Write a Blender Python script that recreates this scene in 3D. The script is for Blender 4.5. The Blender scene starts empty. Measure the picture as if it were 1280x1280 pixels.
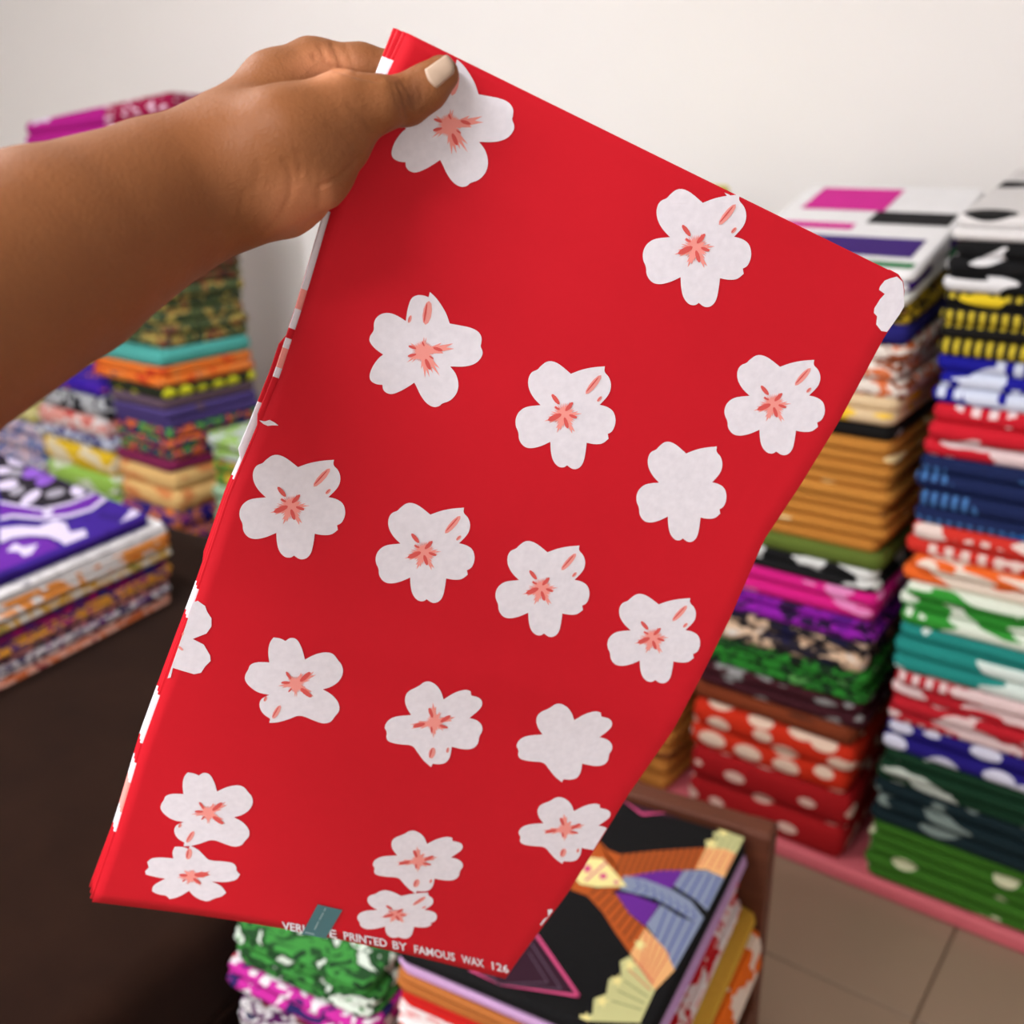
import bpy, bmesh, math, random
import numpy as np
from mathutils import Vector, Matrix
from mathutils.geometry import tessellate_polygon
random.seed(7); np.random.seed(7)
SC = bpy.context.scene
COL = SC.collection

# ------------------------------------------------------------------ camera
F_PX = 1300.0; PITCH = math.radians(19.8); CAM_H = 1.35
CP, SP = math.cos(PITCH), math.sin(PITCH)
cam_data = bpy.data.cameras.new('camera'); cam = bpy.data.objects.new('camera', cam_data); COL.objects.link(cam)
cam_data.sensor_width = 36; cam_data.sensor_fit = 'HORIZONTAL'; cam_data.lens = 36 * F_PX / 1280
cam_data.clip_start = 0.02
cam.location = (0, 0, CAM_H); cam.rotation_euler = (math.pi / 2 - PITCH, 0, 0)
cam_data.dof.use_dof = True; cam_data.dof.focus_distance = 0.535; cam_data.dof.aperture_fstop = 6.6
SC.camera = cam
SC.view_settings.view_transform = 'Standard'; SC.view_settings.look = 'None'
SC.view_settings.gamma = 1; SC.view_settings.use_curve_mapping = False
SC.view_settings.exposure = 0.88

# ------------------------------------------------------------------ room axes and light
AZ = math.radians(36)                       # the stacked wall stands 36 degrees off the view
E2 = Vector((math.sin(AZ), math.cos(AZ), 0)); E1 = Vector((-math.cos(AZ), math.sin(AZ), 0))
def RM(e1, e2, z=0.0): return E1 * e1 + E2 * e2 + Vector((0, 0, z))
WALL = 2.40
world = bpy.data.worlds.new('room_world'); SC.world = world; world.use_nodes = True
world.node_tree.nodes['Background'].inputs[0].default_value = (1, .96, .92, 1)
world.node_tree.nodes['Background'].inputs[1].default_value = 0.0     # closed room: the lamps are the only light
def lamp(name, loc, energy, radius, color):
    l = bpy.data.lights.new(name, 'POINT'); l.energy = energy; l.shadow_soft_size = radius; l.color = color
    o = bpy.data.objects.new(name, l); COL.objects.link(o); o.location = loc; return o
BULB_A = RM(1.9, 0.3, 2.36); TUBE = RM(0.5, -1.25, 2.52)
lamp('ceiling_lamp_left_offscreen', BULB_A, 37, 0.05, (1, .99, 1))
al_ = bpy.data.lights.new('ceiling_tube_behind_offscreen', 'AREA'); al_.shape = 'RECTANGLE'; al_.size = 1.2; al_.size_y = .3; al_.energy = 41; al_.color = (1, .99, 1)
tl_ = bpy.data.objects.new('ceiling_tube_behind_offscreen', al_); COL.objects.link(tl_); tl_.location = TUBE; tl_.rotation_euler = (0, 0, -AZ)

# ------------------------------------------------------------------ helpers
def lin(c):
    return tuple((v / 255 / 12.92) if v / 255 <= .04045 else ((v / 255 + .055) / 1.055) ** 2.4 for v in c) + (1,)
def ray(px, py):
    x = (px - 640) / F_PX; dn = (py - 640) / F_PX
    return Vector((x, CP - SP * dn, -(SP + CP * dn)))
def unproj(px, py, d): return Vector((0, 0, CAM_H)) + ray(px, py) * d          # d = distance along the view axis
def on_z(px, py, z):
    r = ray(px, py); return Vector((0, 0, CAM_H)) + r * ((z - CAM_H) / r.z)
def on_e2(px, py, e2):
    r = ray(px, py); p = Vector((0, 0, CAM_H)) + r * (e2 / (r.dot(E2))); return p.dot(E1), p.z
def link(name, me, mats=(), parent=None):
    o = bpy.data.objects.new(name, me); COL.objects.link(o)
    for m in (mats if isinstance(mats, (list, tuple)) else [mats]): me.materials.append(m)
    if parent: o.parent = parent
    return o
def pymesh(name, v, f, smooth=False):
    me = bpy.data.meshes.new(name); me.from_pydata([tuple(p) for p in v], [], f); me.update()
    if smooth: me.polygons.foreach_set('use_smooth', [True] * len(me.polygons))
    return me
def tag(o, label=None, cat=None, group=None, kind=None):
    if label: o['label'] = label
    if cat: o['category'] = cat
    if group: o['group'] = group
    if kind: o['kind'] = kind
    return o
def empty(name, loc, rz=0):
    o = bpy.data.objects.new(name, None); COL.objects.link(o); o.location = loc; o.rotation_euler = (0, 0, rz)
    o.empty_display_size = .05; return o
def box_mesh(name, lo, hi, bevel=0.0, seg=2):
    bm = bmesh.new(); bmesh.ops.create_cube(bm, size=1)
    for v in bm.verts:
        v.co = Vector([(lo[i] + hi[i]) / 2 + v.co[i] * (hi[i] - lo[i]) for i in range(3)])
    if bevel: bmesh.ops.bevel(bm, geom=bm.edges[:], offset=bevel, segments=seg, affect='EDGES', profile=.5)
    me = bpy.data.meshes.new(name); bm.to_mesh(me); bm.free()
    if bevel and seg > 2: me.polygons.foreach_set('use_smooth', [True] * len(me.polygons))
    return me

# ------------------------------------------------------------------ materials
class NT:
    def __init__(s, name):
        s.m = bpy.data.materials.new(name); s.m.use_nodes = True; s.t = s.m.node_tree; s.n = s.t.nodes
        s.b = s.n['Principled BSDF']
    def add(s, typ, **kw):
        n = s.n.new(typ)
        for k, v in kw.items():
            if k == 'ins':
                for a, b in v.items(): s.put(n.inputs[a], b)
            else: setattr(n, k, v)
        return n
    def put(s, sock, v):
        if isinstance(v, bpy.types.NodeSocket): s.t.links.new(v, sock)
        else: sock.default_value = v
    def math(s, op, a, b=0.0, c=None):
        n = s.add('ShaderNodeMath', operation=op); s.put(n.inputs[0], a); s.put(n.inputs[1], b)
        if c is not None: s.put(n.inputs[2], c)
        return n.outputs[0]
    def mix(s, fac, a, b):
        n = s.add('ShaderNodeMix', data_type='RGBA'); s.put(n.inputs[0], fac); s.put(n.inputs[6], a); s.put(n.inputs[7], b)
        return n.outputs[2]
    def noise(s, vec, scale, detail=2, rough=.5, dist=0.0):
        n = s.add('ShaderNodeTexNoise'); n.inputs['Scale'].default_value = scale; n.inputs['Detail'].default_value = detail
        n.inputs['Roughness'].default_value = rough; n.inputs['Distortion'].default_value = dist
        if vec is not None: s.put(n.inputs['Vector'], vec)
        return n.outputs[0]
    def scaled(s, vec, sc, off=(0, 0, 0)):
        n = s.add('ShaderNodeMapping'); s.put(n.inputs['Vector'], vec); n.inputs['Scale'].default_value = sc; n.inputs['Location'].default_value = off
        return n.outputs[0]
    def obj(s): return s.add('ShaderNodeTexCoord').outputs['Object']
    def bump(s, h, strength=.3, dist=.001):
        n = s.add('ShaderNodeBump'); n.inputs['Strength'].default_value = strength; n.inputs['Distance'].default_value = dist
        s.put(n.inputs['Height'], h); s.put(s.b.inputs['Normal'], n.outputs[0])
    def done(s, color, rough=.85, spec=.25):
        s.put(s.b.inputs['Base Color'], color); s.put(s.b.inputs['Roughness'], rough); s.b.inputs['Specular IOR Level'].default_value = spec
        return s.m
def plain(name, c, rough=.8, spec=.25, var=.06, scale=30):
    n = NT(name); v = n.noise(n.obj(), scale, 3); c = lin(c)
    a = tuple(x * (1 - var) for x in c[:3]) + (1,); b = tuple(min(1, x * (1 + var)) for x in c[:3]) + (1,)
    return n.done(n.mix(v, a, b), rough, spec)
WHITE = (232, 230, 232)
def print_mat(name, kind, cols, scale=1.0, seed=0, cover=.5):
    """cotton print: cols[0] ground, the rest motifs; coordinates in metres come from the mesh attribute 'pc'"""
    n = NT(name); at = n.add('ShaderNodeAttribute'); at.attribute_name = 'pc'; vec = at.outputs['Vector']
    off = (seed * 3.17, seed * 1.31, seed * 2.03); c = [lin(x) for x in cols]
    col = c[0]
    if kind in ('leaf', 'leafdash'):
        w = n.noise(n.scaled(vec, (12 * scale, 17 * scale, 36 * scale), off), 1, 1.5, .5, .4)
        col = n.mix(n.math('GREATER_THAN', w, .585 - .18 * (cover - .5)), col, c[1])
        if len(c) > 2:
            w2 = n.noise(n.scaled(vec, (9 * scale, 12 * scale, 22 * scale), (off[0] + 5, off[1], 3)), 1, 1)
            col = n.mix(n.math('GREATER_THAN', w2, .62), col, c[2])
    if kind in ('leafdash', 'dash'):
        sx = n.add('ShaderNodeSeparateXYZ'); n.put(sx.inputs[0], vec)
        fr = n.math('FRACT', n.math('MULTIPLY', sx.outputs[0], 62 * scale)); bar = n.math('LESS_THAN', fr, .5)
        rows = n.math('LESS_THAN', n.math('FRACT', n.math('MULTIPLY', n.math('ADD', sx.outputs[2], .01 * seed), 23)), .6)
        reg = n.math('GREATER_THAN', n.noise(n.scaled(vec, (5, 5, 13), (off[1], 1, off[0])), 1, 0), .5 if kind == 'leafdash' else .36)
        m = n.math('MULTIPLY', n.math('MULTIPLY', bar, rows), reg)
        col = n.mix(m, col, c[-1] if kind == 'dash' else c[1])
        if kind == 'dash' and len(c) > 2:
            w = n.noise(n.scaled(vec, (11, 14, 26), off), 1, 1); col = n.mix(n.math('GREATER_THAN', w, .66), col, c[1])
    if kind == 'spot':
        vo = n.add('ShaderNodeTexVoronoi'); vo.inputs['Scale'].default_value = 1; vo.inputs['Randomness'].default_value = .55
        n.put(vo.inputs['Vector'], n.scaled(vec, (17 * scale, 22 * scale, 31 * scale), off))
        col = n.mix(n.math('LESS_THAN', vo.outputs['Distance'], .22 + .3 * cover), col, c[1])
    if kind == 'multi':
        w = n.noise(n.scaled(vec, (22 * scale, 26 * scale, 34 * scale), off), 1, 2.5, .55, .6)
        cr = n.add('ShaderNodeValToRGB'); cr.color_ramp.interpolation = 'CONSTANT'; e = cr.color_ramp.elements
        k = len(c)
        while len(e) < k: e.new(.5)
        for i in range(k):
            e[i].position = 0 if i == 0 else .30 + .40 * (i / (k - 1 + .5)); e[i].color = c[i]
        n.put(cr.inputs[0], w); col = cr.outputs[0]
    if kind == 'streak':
        w = n.noise(n.scaled(vec, (3, 3, 70), off), 1, 2); col = n.mix(w, c[0], c[1])
        if len(c) > 2:
            w = n.noise(n.scaled(vec, (9, 9, 42), (off[2], 0, 0)), 1, 1); col = n.mix(n.math('GREATER_THAN', w, .69), col, c[2])
    if kind == 'split':
        sx = n.add('ShaderNodeSeparateXYZ'); n.put(sx.inputs[0], vec)
        w = n.noise(n.scaled(vec, (14, 14, 24), off), 1, 1); a_ = n.mix(n.math('GREATER_THAN', w, .67), c[0], c[1])
        w = n.noise(n.scaled(vec, (40, 40, 90), off), 1, 1); b_ = n.mix(n.math('GREATER_THAN', w, .60), c[2], c[3])
        col = n.mix(n.math('GREATER_THAN', sx.outputs[0], .03), a_, b_)
    if kind == 'band':
        sx = n.add('ShaderNodeSeparateXYZ'); n.put(sx.inputs[0], vec)
        t = n.math('ADD', n.math('MULTIPLY', sx.outputs[0], .35), sx.outputs[1])
        cr = n.add('ShaderNodeValToRGB'); cr.color_ramp.interpolation = 'CONSTANT'; e = cr.color_ramp.elements
        while len(e) < len(c): e.new(.5)
        for i in range(len(c)): e[i].position = i / len(c); e[i].color = c[i]
        n.put(cr.inputs[0], n.math('FRACT', n.math('MULTIPLY', sx.outputs[1], 2.6 * scale))); col = cr.outputs[0]
    fine = n.noise(n.scaled(vec, (60, 60, 60)), 4, 2)
    col = n.mix(n.math('MULTIPLY', fine, .22), col, (.02, .02, .02, 1))
    return n.done(col, .85, .15)

M_RED = NT('red_cotton')
_o = M_RED.obj(); _n1 = M_RED.noise(_o, 9, 3); _wv = M_RED.noise(M_RED.scaled(_o, (1, 1, 1)), 900, 2)
M_RED.bump(_wv, .12, .0004)
M_RED = M_RED.done(M_RED.mix(_n1, lin((196, 17, 34)), lin((208, 22, 40))), .72, .22)
M_PETAL = NT('white_print'); _w = M_PETAL.noise(M_PETAL.obj(), 260, 3)
M_PETAL = M_PETAL.done(M_PETAL.mix(_w, lin((222, 219, 229)), lin((242, 239, 248))), .75, .2)
M_CORAL = plain('coral_print', (246, 158, 150), .75); M_STROKE = plain('dark_coral_print', (222, 92, 88), .75)
M_PINKVEIN = plain('pale_vein_print', (242, 160, 154), .75)
M_STICK = plain('teal_sticker', (68, 116, 124), .4, .4); M_STICKTXT = plain('sticker_print', (150, 178, 182), .5)
M_WALL = plain('wall_paint', (241, 239, 237), .7, .2, .012, 3)
M_CEIL = plain('ceiling_paint', (240, 238, 234), .8, .2, .01, 3)
M_TILE = plain('floor_tile', (142, 120, 100), .45, .4, .05, 9); M_GROUT = plain('tile_grout', (120, 98, 78), .9)
M_PINK = plain('pink_gloss_paint', (200, 96, 106), .5, .4, .06, 20)
M_WOOD = NT('dark_wood'); _v = M_WOOD.noise(M_WOOD.scaled(M_WOOD.obj(), (4, 40, 40)), 1, 4, .6, .5)
M_WOOD = M_WOOD.done(M_WOOD.mix(_v, lin((72, 36, 22)), lin((112, 62, 42))), .5, .35)
M_SUEDE = NT('brown_suede'); _v = M_SUEDE.noise(M_SUEDE.obj(), 7, 5, .65, .3); _f = M_SUEDE.noise(M_SUEDE.obj(), 500, 2)
M_SUEDE.bump(_f, .3, .001); M_SUEDE.b.inputs['Sheen Weight'].default_value = .03
M_SUEDE = M_SUEDE.done(M_SUEDE.mix(_v, lin((25, 13, 9)), lin((46, 28, 20))), .95, .04)
M_METAL = plain('lamp_metal', (200, 200, 200), .4, .5)

# ------------------------------------------------------------------ room shell
RZ = -AZ                                    # local x = -E1 (right along the wall), local y = E2 (into the wall)
E1L, E1R, E2N = 4.35, -1.9, -1.9
def room_box(name, e1a, e1b, e2a, e2b, z0, z1, mat):
    c = RM((e1a + e1b) / 2, (e2a + e2b) / 2, z0)
    o = link(name, box_mesh(name, (-abs(e1b - e1a) / 2, -abs(e2b - e2a) / 2, 0), (abs(e1b - e1a) / 2, abs(e2b - e2a) / 2, z1 - z0)), mat)
    o.location = c; o.rotation_euler = (0, 0, RZ); tag(o, kind='structure'); return o
floor = room_box('floor', E1R - .1, E1L + .1, E2N - .1, WALL + .1, -.1, -.006, M_GROUT)
room_box('ceiling', E1R - .1, E1L + .1, E2N - .1, WALL + .1, 2.6, 2.7, M_CEIL)
room_box('wall_back', E1R - .1, E1L + .1, WALL, WALL + .1, -.1, 2.6, M_WALL)
room_box('wall_left', E1L, E1L + .1, E2N, WALL, -.1, 2.6, M_WALL)
room_box('wall_right', E1R - .1, E1R, E2N, WALL, -.1, 2.6, M_WALL)
room_box('wall_front', E1R - .1, E1L + .1, E2N - .1, E2N, -.1, 2.6, M_WALL)
# tile joints pass through the photographed crossing
cross = on_z(1143, 1275, 0); ce1, ce2 = cross.dot(E1), cross.dot(E2)
TS = .42; tile_me = box_mesh('tile', (-TS / 2 + .002, -TS / 2 + .002, -.012), (TS / 2 - .002, TS / 2 - .002, 0), .0012, 1); tile_me.materials.append(M_TILE)
floor_inv = (Matrix.Translation(floor.location) @ Matrix.Rotation(RZ, 4, 'Z')).inverted()
i0 = math.floor((E1R - ce1) / TS); j0 = math.floor((E2N - ce2) / TS)
for i in range(i0, i0 + 18):
    for j in range(j0, j0 + 12):
        a, b = ce1 + (i + .5) * TS, ce2 + (j + .5) * TS
        if a - TS / 2 < E1R - .3 or a + TS / 2 > E1L + .3 or b - TS / 2 < E2N - .3 or b + TS / 2 > WALL + .3: continue
        t = bpy.data.objects.new('tile', tile_me); COL.objects.link(t); t.parent = floor
        t.location = floor_inv @ RM(a, b, 0)
PL = sum(on_z(x, y, 0).dot(E2) for x, y in ((1080, 1114), (1200, 1164), (970, 1070))) / 3; PH = .034                                  # front of the pink plinth
plinth = room_box('trim_1', -1.2, 4.2, PL, 2.3, 0, PH, M_PINK)
b = plinth.modifiers.new('bevel', 'BEVEL'); b.width = .008; b.segments = 2

def ceiling_bulb(p, label):
    r = empty('ceiling_lamp', (p.x, p.y, 2.6)); tag(r, label, 'lamp', None)
    def lathe(name, prof, mat):
        bm = bmesh.new(); vs = []; N = 24
        for rr, z in prof: vs.append([bm.verts.new((rr * math.cos(2 * math.pi * k / N), rr * math.sin(2 * math.pi * k / N), z)) for k in range(N)])
        for a in range(len(vs) - 1):
            for k in range(N): bm.faces.new((vs[a][k], vs[a][(k + 1) % N], vs[a + 1][(k + 1) % N], vs[a + 1][k]))
        me = bpy.data.meshes.new(name); bm.to_mesh(me); bm.free(); me.polygons.foreach_set('use_smooth', [True] * len(me.polygons))
        return link(name, me, mat, r)
    lathe('ceiling_rose', [(.001, 0), (.05, 0), (.05, -.015), (.02, -.03), (.001, -.03)], M_METAL)
    lathe('cord', [(.004, -.03), (.004, -.2)], M_METAL)
    lathe('socket', [(.005, -.16), (.02, -.17), (.02, -.215), (.005, -.215)], M_METAL)
ceiling_bulb(BULB_A, 'bare bulb hanging on a cord over the suede daybed')
fix = empty('ceiling_fixture', (TUBE.x, TUBE.y, 2.6), -AZ); tag(fix, 'long white tube light fixture screwed flat to the ceiling', 'lamp')
link('housing', box_mesh('housing', (-.63, -.17, -.05), (.63, .17, 0), .006, 2), M_CEIL, fix)
for sx in (-1, 1): link('end_cap', box_mesh('end_cap', (sx * .625 - .012, -.172, -.07), (sx * .625 + .012, .172, -.0), .003, 1), M_METAL, fix)

# ------------------------------------------------------------------ folded cloth builder
def slab(w, d, h, folds, ky=(0, 0), kx=(0, 0), seed=0, zoff=0.0, r=None, wob=.004):
    """a folded length of cotton: `folds` soft pads on one another with rounded folded edges"""
    rnd = random.Random(seed); r = r or min(.36 * h / folds, .010)
    rc = .018; out = []
    for cx, cy, a0 in ((w / 2 - rc, -d / 2 + rc, -90), (w / 2 - rc, d / 2 - rc, 0), (-w / 2 + rc, d / 2 - rc, 90), (-w / 2 + rc, -d / 2 + rc, 180)):
        for k in range(3):
            a = math.radians(a0 + 45 * k); out.append((cx + rc * math.cos(a), cy + rc * math.sin(a), math.cos(a), math.sin(a)))
    pts = []
    for i, p in enumerate(out):
        q = out[(i + 1) % 12]; pts.append(p)
        if i % 3 == 2:
            for t in (.33, .67): pts.append(tuple(p[j] + (q[j] - p[j]) * t for j in range(4)))
    N = len(pts); V = []; PC = []; Fc = []; rings = 0
    ox, oy = rnd.uniform(-5, 5), rnd.uniform(-5, 5)
    for fo in range(folds):
        jx, jy = rnd.uniform(-wob, wob), rnd.uniform(-wob, wob)
        for t, ins in ((.02, r * .9), (.22, r * .22), (.5, 0), (.78, r * .22), (.98, r * .9)):
            tz = (fo + t) / folds
            if fo == 0 and t == .02: tz = 0
            if fo == folds - 1 and t == .98: tz = 1
            for (x, y, nx, ny) in pts:
                wv = wob * .5 * math.sin(9 * x + 7 * y + ox + fo * 2.1)
                X = x - nx * (ins + wv) + jx; Y = y - ny * (ins + wv) + jy
                Z = h * tz + (ky[0] + (ky[1] - ky[0]) * tz) * (Y + d / 2) + (kx[0] + (kx[1] - kx[0]) * tz) * X
                V.append((X, Y, Z)); PC.append((X, Y, h * tz + zoff))
            rings += 1
    for a in range(rings - 1):
        for k in range(N): Fc.append((a * N + k, a * N + (k + 1) % N, (a + 1) * N + (k + 1) % N, (a + 1) * N + k))
    Fc.append(tuple(range(N))[::-1]); Fc.append(tuple((rings - 1) * N + k for k in range(N)))
    me = pymesh('folded_cloth', V, Fc); me.polygons.foreach_set('use_smooth', [True] * (len(Fc) - 2) + [False] * 2)
    at = me.attributes.new('pc', 'FLOAT_VECTOR', 'POINT'); at.data.foreach_set('vector', [c for p in PC for c in p])
    return me
SEED = [0]
def stack(desc, group, cx, cy, z0, rz, w, d, bundles, tilt_from=None, ky_max=0.0, kx_max=0.0, jit=.004, jrot=1.2, folds=2):
    """bundles bottom to top: (label colours, material, number of cloths, total height, (dw, dd, dx, dy) optional)"""
    z = z0; n_all = sum(b[2] for b in bundles); i = 0; objs = []
    kprev = (0.0, 0.0); gap = 0.0
    for b in bundles:
        lab, mat, n, ht = b[:4]; ex = b[4] if len(b) > 4 else (0, 0, 0, 0)
        h = ht / n
        for c in range(n):
            SEED[0] += 1; i += 1; rnd = random.Random(SEED[0])
            t = 0 if tilt_from is None else max(0, (i / n_all - tilt_from) / (1 - tilt_from))
            k = (ky_max * t, kx_max * t)
            W, Dp = w + ex[0] + rnd.uniform(-jit, jit), d + ex[1] + rnd.uniform(-jit, jit)
            me = slab(W, Dp, h, folds, (kprev[0], k[0]), (kprev[1], k[1]), SEED[0], c * h)
            o = link('folded_cloth', me, mat)
            dx, dy = ex[2] + rnd.uniform(-jit, jit) * .5, ex[3] + rnd.uniform(-jit, jit) * .5
            # keep tilted cloths in contact: the tilt is measured from the same front line
            o.location = Vector((cx, cy, z)) + Matrix.Rotation(rz, 3, 'Z') @ Vector((dx, dy, 0))
            o.location.z += kprev[0] * (dy - (Dp - d) / 2 + 0) + kprev[1] * dx
            o.rotation_euler = (0, 0, rz + (math.radians(rnd.uniform(-jrot, jrot)) if k == (0, 0) else 0))
            nth = '' if n == 1 else ('topmost ' if c == n - 1 else 'lowest ' if c == 0 else ['', 'second lowest ', 'third lowest ', 'fourth lowest ', 'fifth lowest ', 'sixth lowest ', 'seventh lowest ', 'eighth lowest '][c])
            if nth == 'second lowest ' and n == 3: nth = 'middle '
            ll = f'{nth}folded {lab} cloth in {desc}'
            if len(ll.split()) > 16: ll = ll.replace('folded ', '')
            tag(o, ll, 'cloth', f'{lab} cloths in {group}' if n > 1 else group)
            kprev = k; z += h - .0004; objs.append(o)
    return objs, z
P = print_mat
def zs(marks, e2):                          # heights on the stack front from pixel marks
    return [on_e2(x, y, e2)[1] for x, y in marks]

# ---- tall stack at the right (leaf prints)
F1 = PL + .012
m1 = [(1078, 1092), (1083, 1022), (1087, 972), (1092, 928), (1097, 895), (1104, 828), (1110, 770), (1115, 716), (1120, 682), (1130, 642), (1140, 558), (1155, 492), (1172, 430), (1183, 350), (1190, 285)]
z1 = zs(m1, F1); z1[0] = PH
e1r = on_e2(1140, 640, F1)[0]
sp1 = [('green and white spotted', P('p_green_spot', 'spot', [(52, 104, 22), (205, 205, 170)], .8, 1, .35)),
       ('very dark teal', P('p_dark_teal', 'leaf', [(10, 32, 38), (120, 135, 130)], .8, 2, .3)),
       ('bottle green and white', P('p_bottle', 'leaf', [(12, 52, 30), (205, 215, 205)], .62, 3, .4)),
       ('navy and white', P('p_navy', 'spot', [(30, 18, 118), (215, 215, 235)], .7, 4, .35)),
       ('crimson and white dashed', P('p_crimson', 'leafdash', [(190, 28, 42), (232, 205, 205)], .7, 5, .7)),
       ('teal and white', P('p_teal', 'leaf', [(32, 138, 130), (222, 236, 230)], .7, 6, .85)),
       ('leaf green and white', P('p_leafgreen', 'leafdash', [(48, 148, 48), (226, 236, 220)], .7, 7, .8)),
       ('orange and white', P('p_orange', 'leaf', [(238, 106, 38), (242, 224, 208)], .62, 8, .7)),
       ('vermilion and white', P('p_verm', 'leafdash', [(212, 50, 40), (236, 214, 206)], .62, 9, .5)),
       ('azure and navy dashed', P('p_azure', 'dash', [(20, 34, 80), (24, 104, 190), (70, 120, 180)], 1, 10)),
       ('scarlet and white dashed', P('p_scarlet', 'leafdash', [(205, 26, 44), (238, 214, 216)], .62, 11, .6)),
       ('royal blue and white', P('p_royal', 'leafdash', [(22, 20, 150), (214, 222, 242)], .62, 12, .35)),
       ('yellow and black dashed', P('p_yellowblack', 'dash', [(18, 16, 14), (236, 206, 40), (206, 184, 50)], 1, 13)),
       ('black and white', P('p_bw', 'leaf', [(16, 16, 18), (232, 232, 234)], .55, 14, .5))]
b1 = []
for i, (lb, m) in enumerate(sp1):
    ht = z1[i + 1] - z1[i]; b1.append((lb, m, max(2, round(ht / .026)), ht))
W1, D1 = .44, .40
c1 = RM(e1r - W1 / 2, F1 + D1 / 2)
b1.append(('white and black oval', P('p_wb_oval', 'spot', [(228, 226, 226), (20, 20, 22)], .42, 15, .3), 2, .035))
stack('the tall stack of leaf prints', 'the tall leaf print stack', c1.x, c1.y, PH, RZ, W1, D1, b1, .88, .15, folds=1)

# ---- tall mixed stack beside it, ochre bundle in the middle
F2 = PL + .012
m2 = [(1068, 1062), (1069, 1004), (1070, 940), (1062, 912), (1065, 880), (1066, 842), (1070, 800), (1075, 772), (1084, 738), (1092, 712), (1098, 690), (1118, 548), (1112, 525), (1118, 492), (1140, 425), (1145, 400), (1140, 372)]
z2 = zs(m2, F2); z2[0] = PH
e2r = on_e2(1098, 712, F2)[0]
sp2 = [('crimson with cream ovals', P('p_redoval', 'spot', [(158, 14, 20), (226, 190, 176)], .78, 20, .5), 2), ('vermilion with cream ovals', P('p_redoval2', 'spot', [(206, 44, 16), (238, 208, 186)], .78, 21, .55), 2),
       ('rust brown', P('p_rust', 'streak', [(92, 40, 22), (150, 66, 30), (60, 30, 20)], 1, 22), 1),
       ('maroon and grey', P('p_maroon', 'leaf', [(62, 18, 28), (150, 150, 150)], 1.2, 23, .4), 2),
       ('green and black', P('p_greenblack', 'multi', [(14, 24, 14), (40, 130, 40), (20, 50, 24), (90, 160, 80)], 1, 24), 3),
       ('beige and navy', P('p_beige', 'multi', [(24, 22, 64), (40, 34, 40), (222, 190, 160), (225, 220, 214)], 1, 25), 2),
       ('violet', P('p_violet', 'multi', [(90, 16, 130), (146, 24, 170), (40, 16, 60), (190, 50, 180)], .8, 26), 2),
       ('magenta', P('p_magenta2', 'leaf', [(212, 24, 130), (232, 140, 196)], .9, 27, .5), 2),
       ('black and white floral', P('p_bwf', 'leaf', [(18, 18, 20), (224, 226, 224)], .95, 28, .8), 2),
       ('olive green', P('p_olive', 'streak', [(84, 104, 34), (104, 120, 50)], 1, 29), 1),
       ('ochre', P('p_ochre', 'streak', [(176, 110, 38), (204, 140, 60), (240, 216, 160)], 1, 30), 9),
       ('black', P('p_black', 'leaf', [(16, 15, 15), (190, 190, 190)], .9, 31, .2), 1),
       ('cream and yellow', P('p_cream', 'leaf', [(226, 200, 160), (246, 200, 50), (240, 232, 220)], .8, 32, .7), 2),
       ('white and orange floral', P('p_whor', 'multi', [(150, 80, 50), (236, 226, 216), (226, 120, 70), (240, 234, 228)], 1, 33), 3),
       ('navy blue', P('p_navy2', 'streak', [(28, 26, 100), (34, 30, 120)], 1, 34), 1),
       ('black and yellow', P('p_by', 'multi', [(24, 20, 18), (180, 150, 30), (30, 24, 20), (220, 150, 80)], 1, 35), 2)]
b2 = [(lb, m, n, z2[i + 1] - z2[i]) for i, (lb, m, n) in enumerate(sp2)]
b2 += [('green and white banded', P('p_gwb', 'band', [(22, 120, 60), (230, 232, 228), (230, 232, 228)], 1, 36), 1, .016),
       ('white and purple banded', P('p_pwb', 'band', [(56, 22, 110), (228, 226, 228), (56, 22, 110), (228, 226, 228)], 1, 37), 1, .018)]
W2, D2 = on_e2(860, 930, F2)[0] - e2r, .40      # left end where the photo's dark gap begins
c2 = RM(e2r + W2 / 2, F2 + D2 / 2)
st2, zt2 = stack('the tall stack with an ochre middle', 'the tall mixed stack', c2.x, c2.y, PH, RZ, W2, D2, b2, .78, .26, folds=1)
# top cloth printed with broad blocks of pink, white and black
def block_print(o, w, d, h, k, cells):
    for (x0, x1, y0, y1, m) in cells:
        nx = 4; v = []; f = []
        for i in range(nx + 1):
            x = x0 + (x1 - x0) * i / nx
            for y in (y0, y1): v.append((x, y, h + k * (y + d / 2) + .0012))
        for i in range(nx): f.append((2 * i, 2 * i + 2, 2 * i + 3, 2 * i + 1))
        link('printed_block', pymesh('printed_block', v, f), m, o)
M_PW = plain('print_white', (232, 232, 234)); M_PK = plain('print_black', (18, 18, 22)); M_PP = plain('print_pink', (206, 34, 146)); M_PU = plain('print_purple', (58, 26, 112)); M_PG = plain('print_green', (20, 120, 62))
me = slab(W2, D2, .02, 1, (.26, .28), (0, 0), 991)
top2 = link('folded_cloth', me, M_PW); top2.location = (c2.x, c2.y, zt2); top2.rotation_euler = (0, 0, RZ)
tag(top2, 'white folded cloth printed with pink, black and purple blocks on top of the mixed stack', 'cloth')
hw, hd = W2 / 2 - .012, D2 / 2 - .012
block_print(top2, W2, D2, .02, .28, [(-.13, .025, .06, hd - .01, M_PP), (-.15, .0, -.035, -.005, M_PP), (.015, hw, .0, .06, M_PK), (-.09, hw - .015, -.145, -.065, M_PU), (-hw, hw, -hd, -hd + .022, M_PG)])

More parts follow.
